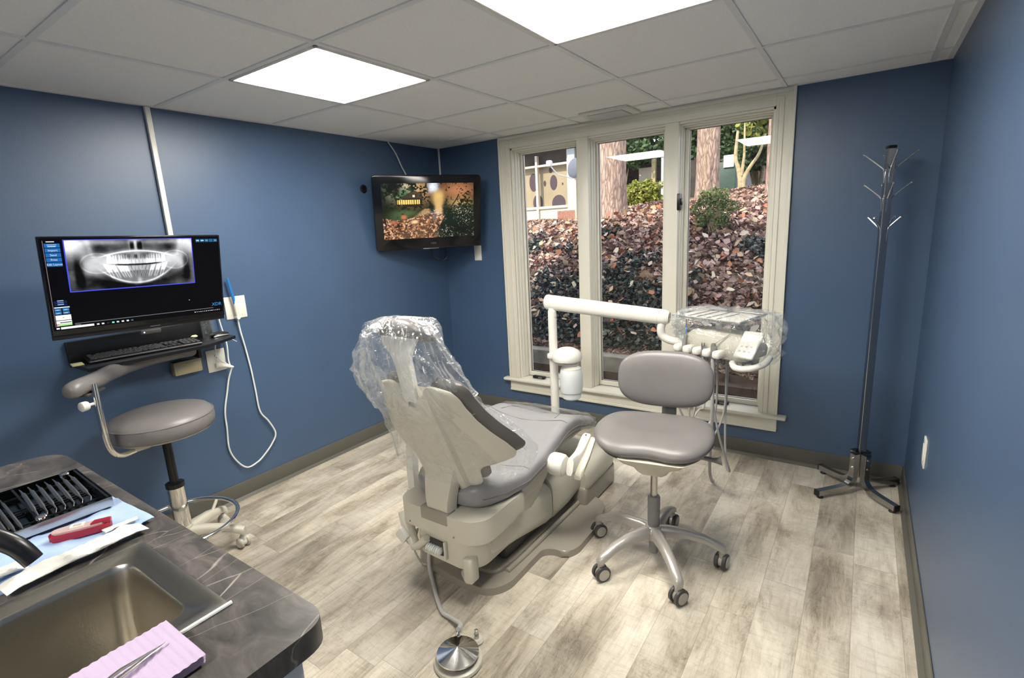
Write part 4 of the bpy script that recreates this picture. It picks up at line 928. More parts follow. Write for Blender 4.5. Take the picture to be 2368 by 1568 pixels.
def xray(U, Vv):
    C = np.zeros(U.shape+(3,)); C[...] = (.0012,.0012,.002)
    def rect(u0, v0, u1, v1, c):
        m_ = (U>=u0)&(U<=u1)&(Vv>=v0)&(Vv<=v1); C[m_] = c
    def srgb(g): return np.where(g <= .04045, g/12.92, ((np.clip(g,0,1)+.055)/1.055)**2.4)
    x0, x1, y0, y1 = .112, .815, .022, .575
    a, b_ = (U-x0)/(x1-x0), (Vv-y0)/(y1-y0); ins = (a>0)&(a<1)&(b_>0)&(b_<1)
    G = lambda cx, cy, rx, ry, p=2: np.exp(-(np.abs((a-cx)/rx)**p+np.abs((b_-cy)/ry)**p))
    n1 = fbm(a*2.2, b_, 5, 3, 4); n2 = fbm(a*2.2, b_, 18, 8, 3)
    sm = lambda x, w_: 1/(1+np.exp(-x/w_))
    g = .27+.20*(n1-.5)
    g += .62*G(.03,.10,.15,.22)+.55*G(.97,.10,.13,.24)+.20*G(.30,.05,.2,.05)+.2*G(.74,.05,.2,.05) - .34*G(.075,.62,.032,.32,3) - .32*G(.94,.62,.03,.30,3) - .24*G(.24,.16,.07,.09)-.24*G(.80,.16,.06,.09)
    g += .12*np.exp(-((a-.155-.09*b_)/.02)**2)*(b_<.35)+.12*np.exp(-((a-.895+.10*b_)/.02)**2)*(b_<.35)
    r_ = ((a-.52)/.40)**2+((b_-.55)/.36)**2; g += .17*sm(1-r_,.06)
    ram = np.maximum(G(.215,.47,.125,.19,3.5), G(.84,.45,.115,.19,3.5)); g += .33*ram*(1-.25*n2); g += .14*np.exp(-((((a-.215)/.125)**2+((b_-.47)/.2)**2-1)/.12)**2)
    g += .15*np.exp(-((((a-.84)/.115)**2+((b_-.45)/.2)**2-1)/.12)**2)
    g += -.22*G(.18,.87,.12,.14,3)-.16*G(.86,.80,.09,.14,3) + .10*G(.13,.75,.04,.12)
    msk = sm(a-.26,.02)*sm(.79-a,.02)
    low = .915-.32*((a-.52)/.30)**2; g += .40*np.exp(-((b_-low)/.022)**2)*msk; g -= .22*sm(b_-low-.04,.012)*msk; g += .25*G(.525,.86,.02,.07)
    pal = .235+.10*((a-.52)/.27)**2; g += .42*np.exp(-((b_-pal)/.016)**2)*msk+.12*sm(b_-pal,.02)*msk*(b_<.5)
    g += .42*G(.52,.10,.05,.12,4)-.60*G(.492,.12,.017,.085,4)-.66*G(.550,.12,.021,.09,4)
    g -= .40*G(.512,.35,.016,.045,3) + .26*G(.445,.335,.045,.06,3)+.26*G(.585,.335,.045,.06,3)
    cv = .030*((a-.52)/.2)**2; gap = .525-cv
    g -= .50*np.exp(-((b_-gap)/.014)**2)*G(.52,.5,.17,1,6)
    for i, cx in enumerate([.302,.345,.390,.428,.460,.490,.520,.550,.580,.612,.650,.695,.738]):
        mol = abs(cx-.52) > .085; w_ = .0205 if mol else .0135; br = .42 if mol else .18; top = .31 if mol else .29
        k = np.clip((b_-top)/(.50-top), 0, 1); ww = w_*(.66+.34*k); cr = k > .52
        tooth = sm(ww-np.abs(a-cx),.0012)*sm(b_-top-.02*np.cos((a-cx)*150),.006)*sm(gap-.012-b_,.004)
        g += tooth*br*(.62+.45*cr) - tooth*.22*np.exp(-((a-cx)/.004)**2)*(k < .62)
    for i, cx in enumerate([.292,.338,.385,.424,.455,.484,.512,.540,.568,.600,.640,.688,.735]):
        mol = abs(cx-.515) > .085; w_ = .0215 if mol else .0125; br = .38 if mol else .18; bot = .79 if mol else .77; lean = (b_-.6)*(.16 if cx < .5 else -.16)*(abs(cx-.515) > .05)
        k = np.clip((bot-b_)/(bot-.56), 0, 1); ww = w_*(.60+.40*k); cr = k > .55; x_ = a-cx-lean
        tooth = sm(ww-np.abs(x_),.0012)*sm(b_-gap-.022,.004)*sm(bot+.015*np.cos(x_*160)-b_,.006)
        g += tooth*br*(.62+.45*cr) - tooth*.22*np.exp(-(x_/.0045)**2)*(k < .6)
    g += .08*(n2-.5)
    gg = np.clip(g, .03, .97); xr = srgb(gg)[...,None]*np.array([.98,.99,1.02]); C[ins] = xr[ins]
    ed = ((U>x0-.006)&(U<x1+.006)&(Vv>y0-.010)&(Vv<y1+.010))&~ins; C[ed] = (.05,.06,.55)
    # side bar
    rect(.012,.02,.0135,.955,(.25,.18,.2)); rect(.012,.02,.09,.023,(.3,.3,.35)); rect(.096,.6,.0975,.95,(.3,.3,.35))
    for k in range(5): rect(.018,.052+k*.050,.090,.094+k*.050,(.012,.10,.30))
    rect(.030,.062,.076,.069,(.45,.6,.75)); rect(.034,.078,.072,.085,(.45,.6,.75))
    rect(.028,.030,.066,.038,(.7,.7,.75))
    for k in range(4): rect(.02,.655+k*.02,.085,.657+k*.02,(.02,.05,.25)); 
    for k in range(3): rect(.038,.664+k*.021,.066,.671+k*.021,(.3,.4,.6))
    rect(.018,.735,.092,.748,(.45,.6,.75))
    for i in range(2):
        for j in range(2): rect(.018+i*.038,.755+j*.035,.050+i*.038,.784+j*.035,(.03,.14,.33)); rect(.025+i*.038,.767+j*.035,.042+i*.038,.772+j*.035,(.6,.7,.8))
    rect(.018,.828,.092,.884,(.85,.85,.85)); rect(.050,.852,.058,.860,(.1,.1,.1)); rect(.018,.890,.092,.948,(.8,.8,.8)); rect(.035,.904,.090,.918,(.05,.05,.04)); rect(.03,.925,.092,.948,(.30,.55,.20)); rect(.018,.925,.030,.94,(.35,.15,.1))
    rect(.014,.966,.028,.982,(.8,.8,.8)); rect(.036,.962,.20,.986,(.78,.78,.78))
    for k, c in enumerate([(.6,.6,.6),(.8,.8,.8),(.02,.02,.02),(.3,.75,.6),(.35,.8,.7),(.8,.8,.7),(.7,.8,.75),(.05,.12,.2)]): rect(.215+k*.027,.968,.228+k*.027,.982,c)
    rect(.105,.938,.93,.9405,(.25,.25,.26)); rect(.105,.952,.135,.956,(.3,.3,.3))
    for k in range(14): rect(.80+k*.013,.968,.807+k*.013,.976,(.4,.4,.42) if k % 3 else (.7,.7,.7))
    for k in range(5): rect(.845+k*.030,.030,.871+k*.030,.068,(.015,.09,.19)); 
    for k in (0,1): rect(.849+k*.030,.045,.868+k*.030,.053,(.7,.85,.9))
    for k in (2,4): rect(.851+k*.030,.046,.867+k*.030,.052,(.2,.35,.5))
    rect(.77,.80,.773,.806,(.8,.8,.8))
    return C
colgrid('screen', [px_(0,0),px_(1,0),px_(1,1),px_(0,1)], 470, 260, xray, 'screen', mr_)
mscr = emit_mat('screen_text_blue', (.02,.25,.55), .7); mscr.node_tree.nodes['Principled BSDF'].inputs['Base Color'].default_value = (0,0,0,1); M['stxt'] = mscr
text('screen_text','XDR',.020,MM@Matrix.Translation((.272,-.0052,-.126))@Matrix.Rotation(pi/2,4,'X'),'stxt',mr_)
mw = emit_mat('screen_text_white', (.75,.82,.9), .6); mw.node_tree.nodes['Principled BSDF'].inputs['Base Color'].default_value = (0,0,0,1); M['wtxt'] = mw
for k, w_ in enumerate(['Import','Send','Print','Edit Layout']): text('button_text', w_, .0095, MM@Matrix.Translation((-.298+.596*.054,-.0054,.176-.338*(.1235+k*.05)))@Matrix.Rotation(pi/2,4,'X'),'wtxt',mr_)
# keyboard
KM = Matrix.Translation((.125,-2.325,.990))@Matrix.Rotation(rad(83),4,'Z')@Matrix.Rotation(.045,4,'X')
r = thing('keyboard', (.125,-2.325,.985), 'black keyboard on the wall shelf below the monitor', 'keyboard')
MB().box((-.222,-.068,-.004),(.222,.068,.010),.005,mtx=KM).build('case','black',r)
MB().box((-.221,-.0695,.004),(.221,-.066,.0095),.001,mtx=KM).build('front_trim','midgrey',r)
rows = [[('g',1)]+[(1,1)]*12, None]
keysmat = mat('black_keys',(.02,.02,.021),.22,bump=.02); M['key'] = mat('black_keys_lightened',(.05,.05,.052),.25,bump=.02)  # key colour raised, bright reflections on the keys put into it
def krow(y, widths, x=-.212, h=.0155):
    for w_ in widths:
        if w_ > 0: MB().box((x+.0008,y-h/2,.009),(x+w_*.019-.0014,y+h/2,.0165),.0025,2,mtx=KM).build('key','key',r)
        x += abs(w_)*.019
krow(.052,[1,-.7,1,1,1,1,-.4,1,1,1,1,-.4,1,1,1,1,-.4,1,1,1,-.4,1,1,1,1],h=.012)
krow(.030,[1]*13+[2,-.4,1,1,1,-.4,1,1,1,1]); krow(.0115,[1.5]+[1]*12+[1.5,-.4,1,1,1,-.4,1,1,1]); krow(-.007,[1.75]+[1]*11+[2.25,-3.8,1,1,1,1][:14])
krow(-.0255,[2.25]+[1]*10+[2.75,-1.4,1,-1.4,1,1,1]); krow(-.044,[1.25,1.25,1.25,6.25,1.25,1.25,1.25,1.25,-.4,1,1,1,-.4,2,1,1])
tag(MB().box((.09,-2.605,.985),(.155,-2.565,.990),.001,mtx=Matrix.Translation((.12,-2.58,.985))@Matrix.Rotation(rad(-8),4,'Z')@Matrix.Translation((-.12,2.58,-.985))).build('sticky_note','leafnote' if 'leafnote' in M else 'caulk'), 'pale yellow note pad on the shelf left of the keyboard', 'note pad')
M['note'] = mat('pale_yellow_paper',(.75,.72,.38),.8,bump=.05); bpy.data.objects['sticky_note'].data.materials[0] = M['note']
tag(MB().lathe((.105,-2.095,1.0085),(0,0,1),[(0,0),(.014,.0),(.016,.004),(.010,.010),(0,.011)],n=20).build('eraser','note'), 'small cream oval object lying on the right end of the keyboard', 'eraser')
r = thing('computer_mouse', (.075,-1.96,.984), 'black and silver computer mouse at the right end of the shelf', 'mouse')
MB().pad((.075,-1.96,.992),(1,0,0),(0,1,0),.062,.10,.034,n=2.4,p=2.2,back=.35).build('body','black',r)
MB().pad((.102,-1.96,.988),(.3,0,1),(0,1,0),.014,.085,.010,n=2.4,p=2.4).build('side_grip','brushed',r)
tag(MB().lathe((.055,-2.00,.984),(0,0,1),[(.030,0),(.031,.002),(.031,.24),(.030,.24),(.029,.238),(.029,.004)],n=28).build('clear_tube','film2'), 'clear upright plastic tube standing on the shelf behind the mouse', 'plastic tube')

# ------------------------------------------------------------------ television in the corner
TM = Matrix.Translation((.282,-.464,1.616))@Matrix.Rotation(1.012,4,'Z')@Matrix.Rotation(.166,4,'X')
r = thing('television', tuple(TM@V((0,.04,-.26))), 'black flat television in the far corner showing an autumn cabin scene', 'television')
def rr2(w, h, q, n=6): return rrect(0,0,w,h,q,n)
MB().prism(rr2(.79,.52,.022),0,.03,.004,2,f=lambda x,z,y: TM@V((x,y,z))).build('cabinet','blackgloss',r)
MB().loft([[TM@V((x,y,z)) for x, z in rr2(.74*q,.46*q,.04)] for q, y in ((1,.03),(.96,.05),(.7,.075))]).build('rear_housing','black',r)
MB().tube([TM@V((0,.07,0)),TM@V((0,.12,.02)),V((.10,-.33,1.62))],.03).box((.0,-.40,1.54),(.02,-.25,1.70),.003).tube([V((.10,-.33,1.62)),V((.015,-.33,1.62))],.025).build('wall_bracket','black',r)
text('logo','VIZIO',.018,TM@Matrix.Translation((.02,-.0006,-.222))@Matrix.Rotation(pi/2,4,'X'),'brushed',r)
MB().box((-.06,-.002,-.262),(.06,.012,-.257),.001,mtx=TM).build('lower_trim','brushed',r)
text('caption','Autumn Cabin',.010,TM@Matrix.Translation((-.28,-.0006,-.205))@Matrix.Rotation(pi/2,4,'X'),'midgrey',r) if False else None
MB().tube([TM@V((.02,.03,-.25)),TM@V((.02,.03,-.31)),TM@V((.07,.03,-.365)),TM@V((.13,.03,-.34)),TM@V((.135,.03,-.25))],.004,smooth=8).build('power_lead','black',r)
def tvimg(U, Vv):
    n = fbm(U*1.6,Vv,9,2,5); f = fbm(U*1.6,Vv,34,5,3); ff = vnoise(U*1.6,Vv,75,9)
    C = np.zeros(U.shape+(3,)); G = lambda cx, cy, rx, ry, p=2: np.exp(-(np.abs((U-cx)/rx)**p+np.abs((Vv-cy)/ry)**p))[...,None]
    dark = np.array([.012,.018,.010]); C[...] = dark
    def over(mask, c): 
        nonlocal C; mask = np.clip(mask,0,1); C = C*(1-mask)+np.array(c)*mask
    t1 = (f*.6+n*.5)[...,None]
    over(G(.35,.12,.16,.22)*(t1>.50), (.55,.30,.14)); over(G(.20,.10,.12,.16)*(t1>.55), (.50,.52,.38)); over(G(.82,.14,.18,.16)*(t1>.46), (.42,.17,.08)); over(G(.55,.06,.05,.10,3)*(.5+t1), (.70,.76,.85)); over(G(.60,.25,.06,.12,3), (.65,.42,.14))
    over(G(.84,.36,.13,.10)*(t1>.55), (.38,.28,.10)); over(G(.25,.20,.10,.10)*(t1>.4), (.07,.14,.07))
    over(G(.60,.44,.045,.16,4), (.60,.38,.16)); over(G(.565,.62,.05,.07), (.95,.93,.9))
    pw = .03+.42*np.clip(Vv-.46,0,1); path = np.exp(-((U-.47+.30*(Vv-.46))/pw)**4)[...,None]*((Vv>.46)[...,None])*(.25+1.0*t1*(ff[...,None]>.25)); over(path, (.52,.32,.16)); over(G(.25,.53,.10,.05)*(t1>.4), (.09,.13,.05)); over(G(.16,.62,.10,.07)*(t1>.42), (.05,.07,.03))
    # cabin
    cab = ((np.abs(U-.315)<.10)&(Vv>.26)&(Vv<.42))[...,None]*1.; over(cab, (.035,.022,.014))
    roof = ((Vv>.12+.9*np.abs(U-.34))&(Vv<.28)&(U>.20)&(U<.43))[...,None]*1.; over(roof*.9, (.045,.03,.02))
    win = ((Vv>.29)&(Vv<.37)&(U>.16)&(U<.40)&(np.modf(U*42)[0]>.28))[...,None]*1.; over(win, (.95,.62,.18))
    over(((Vv>.21)&(Vv<.245)&(np.abs(U-.335)<.012))[...,None]*1., (.95,.8,.5))
    water = ((U>.52+.10*(Vv-.5))&(Vv>.40))[...,None]*1.; spark = ((ff>.80)&(n>.42))[...,None]*water
    over(water*.55*(1-G(.60,.44,.045,.16,4))*(1-G(.565,.62,.06,.08)), (.012,.02,.012)); over(spark*(.9-.5*np.clip((U-.6)/.4,0,1))[...,None]*.8, (.80,.76,.62))
    f2 = vnoise(U*1.6,Vv,52,31); f3 = vnoise(U*1.6,Vv,23,44); lm = (Vv>.60+.05*np.sin(U*9))&(U<.66-.35*(Vv-.62)); lf = lm[...,None]*((f2*.6+f3*.6)[...,None])
    over((lf>.42)*.9, (.10,.04,.025)); over((lf>.62)*.9, (.34,.15,.07)); over((lf>.80)*.9, (.62,.40,.22)); over((lm[...,None]&((ff>.86)[...,None]))*.9, (.80,.66,.46)); over((lm[...,None])*(lf<.42)*.8, (.03,.014,.010))
    over(G(.20,.56,.10,.07,2)*(t1>.45), (.06,.10,.04)); over(G(.86,.86,.2,.14)*.8, (.008,.008,.008)); over(G(.33,.70,.035,.025,3), (.80,.58,.28)); over(G(.22,.60,.03,.04,3), (.45,.17,.08)); over(G(.11,.69,.03,.035,3), (.40,.14,.08))
    over(G(.12,.05,.10,.14,4), (.01,.012,.01)); tr1 = (np.abs(U-.78-.05*np.sin(Vv*9))<.008)&(Vv>.2)&(Vv<.45); over(tr1[...,None]*1., (.05,.02,.012))
    return C*1.05
def tp(u, v): return TM@V((-.338+.676*u, -.0012, .205-.385*v))
colgrid('screen', [tp(0,0),tp(1,0),tp(1,1),tp(0,1)], 330, 190, tvimg, 'screen2', r)

# ------------------------------------------------------------------ counter with sink
ZC = .91
r = thing('sink_cabinet', (1.67,-3.25,0), 'pale grey cabinet with a dark marbled counter at the lower left', 'cabinet')
MB().box((1.07,-3.56,0.0),(1.09,-2.935,.87)).box((2.215,-3.56,0.0),(2.235,-2.935,.87)).box((1.09,-3.56,0.0),(2.215,-3.54,.87)).box((1.09,-2.955,0.0),(2.215,-2.935,.87)).box((1.09,-3.54,.05),(2.215,-2.955,.07)).build('body','cabinet',r)
d_ = MB().box((2.235,-3.54,.02),(2.253,-3.26,.862),.003).build('door','cabinet',r)
d_ = MB().box((2.235,-3.25,.02),(2.253,-2.94,.862),.003).build('door','cabinet',r)
g = MB()
for a_, b_ in (((2.252,-3.25,.02),(2.262,-3.205,.862)),((2.252,-2.985,.02),(2.262,-2.94,.862)),((2.252,-3.205,.80),(2.262,-2.985,.862)),((2.252,-3.205,.02),(2.262,-2.985,.08))): g.box(a_, b_, .003)
g.build('door_frame','cabinet',d_)
outer = rpoly([(2.286,-3.60),(2.286,-2.90),(1.035,-2.90),(1.035,-3.60)],[.001,.045,.10,.001],8)
hole = [(1.835,-3.36),(2.09,-3.36),(2.09,-2.99),(1.835,-2.99)]
bm = bmesh.new()
def ringverts(P, z): return [bm.verts.new((x,y,z)) for x, y in P]
for z, flip in ((ZC,False),(ZC-.04,True)):
    ov, hv = ringverts(outer, z), ringverts(hole, z)
    oe = [bm.edges.new((ov[i],ov[(i+1)%len(ov)])) for i in range(len(ov))]; he = [bm.edges.new((hv[i],hv[(i+1)%4])) for i in range(4)]
    bmesh.ops.triangle_fill(bm, edges=oe+he, use_beauty=True)
    if flip: 
        for i in range(len(ov)): bm.faces.new((ov[i],ov[(i+1)%len(ov)],top_o[(i+1)%len(ov)],top_o[i]))
        for i in range(4): bm.faces.new((hv[i],top_h[i],top_h[(i+1)%4],hv[(i+1)%4]))
    else: top_o, top_h = ov, hv
q = MB(); q.bm.free(); q.bm = bm
tag(q.build('counter_top','counter',None,smooth=30), 'dark grey marbled counter top with rounded corner around the small sink', 'counter top')
r = thing('sink', (1.96,-3.17,ZC-.15), 'small brushed steel sink set in the dark counter', 'sink')
def srect(x0,y0,x1,y1,q,z,n=8): return [V((x,y,z)) for x, y in rpoly([(x1,y0),(x1,y1),(x0,y1),(x0,y0)],q,n)]
X0,Y0_,X1,Y1 = 1.80,-3.40,2.125,-2.968
sb = MB()
offs = [(0,.0005,.012),(.002,.004,.012),(.020,.0045,.018),(.023,.0015,.02),(.038,.001,.035),(.0405,-.002,.036),(.043,-.012,.038),(.047,-.06,.04),(.052,-.165,.042),(.056,-.182,.043),(.066,-.194,.045),(.082,-.199,.04),(.12,-.201,.03)]
sb.loft([srect(X0+o,Y0_+o,X1-o,Y1-o,q_,ZC+z) for o,z,q_ in offs], cap=False)
nn_ = len(srect(0,0,1,1,.1,0)); lst = srect(X0+.12,Y0_+.12,X1-.12,Y1-.12,.03,ZC-.201); sb._add(lst,[tuple(range(nn_))])
sb.build('basin','sink',r,smooth=50)
MB().lathe((1.9625,-3.184,ZC-.2005),(0,0,1),[(.04,.0),(.042,.002),(.034,.003),(.02,-.002),(0,-.002)],n=32).build('drain','brushed',r)
MB().tube([(X1+.001,-3.40,ZC+.001),(X1+.002,-3.2,ZC+.002),(X1+.002,Y1+.002,ZC+.002)],.0035,n=8).build('caulk_line','caulk',r)
r = thing('faucet', (1.765,-3.235,ZC), 'matte black curved faucet spout at the left end of the sink', 'faucet')
MB().lathe((1.765,-3.235,ZC),(0,0,1),[(0,0),(.028,0),(.028,.006),(.020,.012),(.018,.05)],n=28).build('base','black',r)
MB().tube([(1.765,-3.235,ZC+.02),(1.765,-3.235,1.00),(1.772,-3.225,1.035),(1.795,-3.20,1.053),(1.825,-3.17,1.047),(1.852,-3.142,1.022),(1.866,-3.128,.992)],[.017,.017,.017,.0165,.0155,.0145,.0135],n=20,smooth=6).build('spout','black',r)
# sterile wrap
def sheet(name, poly, z, m, th=.0012, wav=.004, seed=0, n=46, curl=None):
    # rectangular patch mapped bilinearly onto quad poly (4 corners) with folds
    A, B_, C_, D = [V((*p,0)) for p in poly]; rings = []
    vs = []; 
    for i in range(n+1):
        row = []
        for j in range(n+1):
            u, v = i/n, j/n; p = (A*(1-u)+B_*u)*(1-v)+(D*(1-u)+C_*u)*v
            q = V((p.x*14+seed, p.y*14, seed)); cr = 1-abs(noise.noise(q))*2; h = max(0, cr-.55)*wav*2.2+abs(noise.noise(q*.4))*wav*.7
            jx = noise.noise(V((u*5,v*5,seed+5)))*.004
            row.append(V((p.x+jx, p.y+jx, z+h+(curl(u,v) if curl else 0))))
        vs.append(row)
    mb = MB(); mb.loft(vs, cap=False, closed=False); mb.loft([[p-V((0,0,th)) for p in rw][::-1] for rw in vs], cap=False, closed=False)
    return mb.build(name, m, None, smooth=60)
tag(sheet('sterile_wrap',[(1.275,-3.42),(1.275,-2.938),(1.735,-2.922),(1.79,-3.42)],ZC+.0015,'wrap',wav=.006,seed=3,curl=lambda u,v:.008*max(0,u-.93)/.07*max(0,v-.85)/.15), 'light blue creased sterile wrap spread on the counter', 'sterile wrap')
# instrument cassette
r = thing('instrument_cassette', (1.465,-3.10,ZC+.008), 'open dark metal cassette of dental instruments on the blue wrap', 'instrument cassette')
zc = ZC+.010; cm = Matrix.Translation((1.465,-3.08,0))@Matrix.Rotation(rad(-2),4,'Z')@Matrix.Translation((-1.465,3.08,0))
M['dsteel'] = mat('dark_polished_steel',(.10,.105,.095),.15,metal=1.,bump=.05)
g = MB(); x0,x1,y0,y1 = 1.338,1.592,-3.235,-2.942
g.box((x0,y0,zc),(x1,y1,zc+.0015),mtx=cm).box((x0,y0,zc),(x0+.002,y1,zc+.022),mtx=cm).box((x0,y0,zc),(x1,y0+.002,zc+.022),mtx=cm).box((x0,y1-.002,zc),(x1,y1,zc+.022),mtx=cm).build('tray_pan','dsteel',r,smooth=0)
MB().box((x1-.002,y0,zc),(x1+.001,y1,zc+.020),.0005,mtx=cm).build('side_wall','brushed',r)
g = MB()
for y in (-2.948,-3.06,-3.145,-3.228): g.box((x0+.004,y-.002,zc+.019),(x1-.004,y+.002,zc+.0215),mtx=cm)
for x in (x0+.03,x0+.115,x0+.13,x1-.05): g.box((x-.002,y0+.006,zc+.006),(x+.002,y1-.006,zc+.0085),mtx=cm)
g.build('divider_rails','black',r,smooth=0)
for c_ in ((1.36,-2.97),(1.575,-3.055)): MB().lathe(cm@V((*c_,zc+.018)),(0,0,1),[(.010,0),(.010,.008),(.006,.011),(0,.011)],n=14).build('latch_knob','chrome',r)
for yb in (-3.16,-3.10):
    g = MB()
    for k in range(9): g.prism([(x0+.02+k*.02,zc+.004),(x0+.03+k*.02,zc+.016),(x0+.04+k*.02,zc+.004)],yb-.001,yb+.001,f=lambda x,z,y: cm@V((x,y,z)))
    g.build('rack_comb','dsteel',r,smooth=0)
for k in range(7):
    y = -2.965-k*.0145; z = zc+.0245
    i_ = MB().tube([cm@V((1.37,y,z)),cm@V((1.40,y,z)),cm@V((1.41,y,z)),cm@V((1.52,y-.004,z)),cm@V((1.53,y-.004,z)),cm@V((1.56,y-.005,z)),cm@V((1.572,y-.009,z-.003))],[.001,.0022,.0042,.0042,.0022,.0012,.0008],n=10).build('dental_instrument','brushed')
    tag(i_, 'slim steel dental instrument lying across the open cassette', 'dental instrument', 'instruments in the open cassette')
for k in range(5):
    y = -3.085-k*.011; z = zc+.014
    i_ = MB().tube([cm@V((1.36,y,z)),cm@V((1.39,y,z)),cm@V((1.40,y,z)),cm@V((1.55,y,z)),cm@V((1.565,y,z)),cm@V((1.582,y,z))],[.0008,.0016,.003,.003,.0016,.0008],n=8).build('dental_instrument','brushed')
    tag(i_, 'thin steel instrument resting low in the near half of the cassette', 'dental instrument', 'low instruments in the cassette')
# red plastic item
r = thing('red_wedge_case', (1.663,-3.022,ZC+.006), 'small dark red plastic device with clouded clear lid on the blue wrap', 'red plastic case')
rm = Matrix.Translation((1.663,-3.022,ZC+.006))@Matrix.Rotation(rad(62),4,'Z')
pts = rpoly([(-.048,-.012),(-.035,-.017),(.0,-.019),(.03,-.016),(.047,-.012),(.050,.004),(.040,.012),(.010,.010),(-.02,.015),(-.04,.012),(-.052,.004)],.005,3)
MB().prism(pts,0,.013,.003,2,f=lambda x,y,z: rm@V((x,y,z))).build('shell','red',r)
MB().prism([(x*.9,y*.8) for x,y in pts],.013,.017,.001,1,f=lambda x,y,z: rm@V((x,y,z))).build('lid','clearred',r)
MB().prism([(.018,-.012),(.05,-.010),(.05,.0),(.022,.0)],.012,.022,.002,1,f=lambda x,y,z: rm@V((x,y,z))).build('slider','red',r)
g = MB(); g.box((-.016,-.008,.017),(.006,-.005,.0195),mtx=rm).box((-.016,.005,.017),(.006,.008,.0195),mtx=rm).box((-.016,-.005,.017),(-.012,.005,.0195),mtx=rm).box((.002,-.005,.017),(.006,.005,.0195),mtx=rm).build('window_rim','white',r,smooth=0)
# paper pouches
def pouch(name, p0, p1, w_, z, seed, lab):
    a, b_ = V((*p0,z)), V((*p1,z)); d = (b_-a).normalized(); n2 = V((-d.y,d.x,0)); rings = []; n = 60
    for i in range(n+1):
        t = i/n; e = min(1, min(t,1-t)*9+.12); c = a.lerp(b_,t)+n2*noise.noise(V((t*4,seed,0)))*.006; ring = []
        for j in range(24):
            an = 2*pi*j/24; nz = noise.noise(V((cos(an)*1.3,sin(an)*1.3,t*8+seed)))+.5*noise.noise(V((cos(an)*3,sin(an)*3,t*17+seed)))
            ring.append(c+n2*cos(an)*w_*(1+.10*nz)+V((0,0,max(-.0,.0065*e*(1+sin(an))*(1+.38*nz)))))
        rings.append(ring)
    return tag(MB().loft(rings).build(name,'pouch',None,smooth=35), lab, 'paper pouch')
pouch('paper_pouch',(1.768,-3.16),(1.752,-2.948),.023,ZC+.008,2,'long crumpled white paper pouch along the edge of the sink')
pouch('paper_pouch',(1.705,-3.26),(1.712,-3.115),.014,ZC+.009,7,'short white paper packet below the black faucet')
tag(sheet('paper_strip',[(1.695,-3.00),(1.70,-2.94),(1.715,-2.945),(1.72,-3.00)],ZC+.010,'pouch',wav=.003,seed=9,n=12), 'narrow white paper strip lying on the wrap beyond the pouch', 'paper strip')
# lavender bib and tweezers
r = thing('paper_bib', (2.15,-3.17,ZC+.005), 'folded lavender embossed paper bib on the sink corner', 'paper bib')
for k in range(4):
    bmx = Matrix.Translation((2.152+.001*k,-3.16,ZC+.006+.003*k))@Matrix.Rotation(rad(-2+.7*k),4,'Z')
    g = MB(); n = 120; rows_ = []
    for i in range(n+1):
        y = -.13+.245*i/n; rows_.append([bmx@V((x,y,(.0007*sin(i*2*pi/5.)*(1 if k == 3 else .2))+.0015*noise.noise(V((x*20,y*20,k))))) for x in np.linspace(-.058,.062,14)])
    g.loft(rows_,cap=False,closed=False).loft([[p-V((0,0,.002)) for p in rw][::-1] for rw in rows_],cap=False,closed=False)
    g.build('paper_fold','purple',r,smooth=60)
r = thing('tweezers', (2.16,-3.10,ZC+.018), 'steel tweezers lying on the lavender paper bib', 'tweezers')
for s_ in (-1,1):
    MB().tube([(2.152,-3.066,ZC+.0195),(2.156+s_*.002,-3.09,ZC+.021),(2.162+s_*.006,-3.12,ZC+.023),(2.170+s_*.005,-3.16,ZC+.023),(2.178,-3.20,ZC+.021)],[.0008,.0022,.0032,.0032,.0025],n=8,flat=.5).build('arm','brushed',r)

# ------------------------------------------------------------------ outside
def hz(x, y):
    s_ = 1/(1+np.exp(-(x+.3)*1.3)); A = 1.20+.40*s_; b0 = .40-.10/(1+np.exp(-(x-1.85)*8))
    return b0+A*(1-np.exp(-np.maximum(y-.62,0)/1.9))+.03*np.sin(x*3.1+y*1.7)
gxv, gyv = np.meshgrid(np.linspace(-9,5,120), np.concatenate([[.575],.585+np.linspace(0,1,110)**1.6*16]))
gzv = hz(gxv,gyv); gzv[0] = -.1; P = np.stack([gxv,gyv,gzv],-1).reshape(-1,3); i = (np.arange(110)[:,None]*120+np.arange(119)[None,:]).reshape(-1)
M['soil'] = mat('dark_leafy_soil',(.075,.05,.04),.9,bump=1.,bscale=20,var=.5,vscale=14)
tag(npmesh('hillside', P, np.stack([i,i+1,i+121,i+120],1), None, 'soil', smooth=True), 'sloping ground outside', 'ground', kind='structure')
tag(MB().box((-.8,.46,0),(1.85,.60,.415),.008).build('retaining_curb','concrete'), 'weathered concrete curb just outside the left and middle panes', 'curb')
tag(MB().box((-3,.17,-.05),(6,.47,.10)).box((-3,.45,-.05),(6,.60,.29)).build('outside_ground','soil'), 'dark strip of ground between the window and the curb', 'ground', kind='structure')
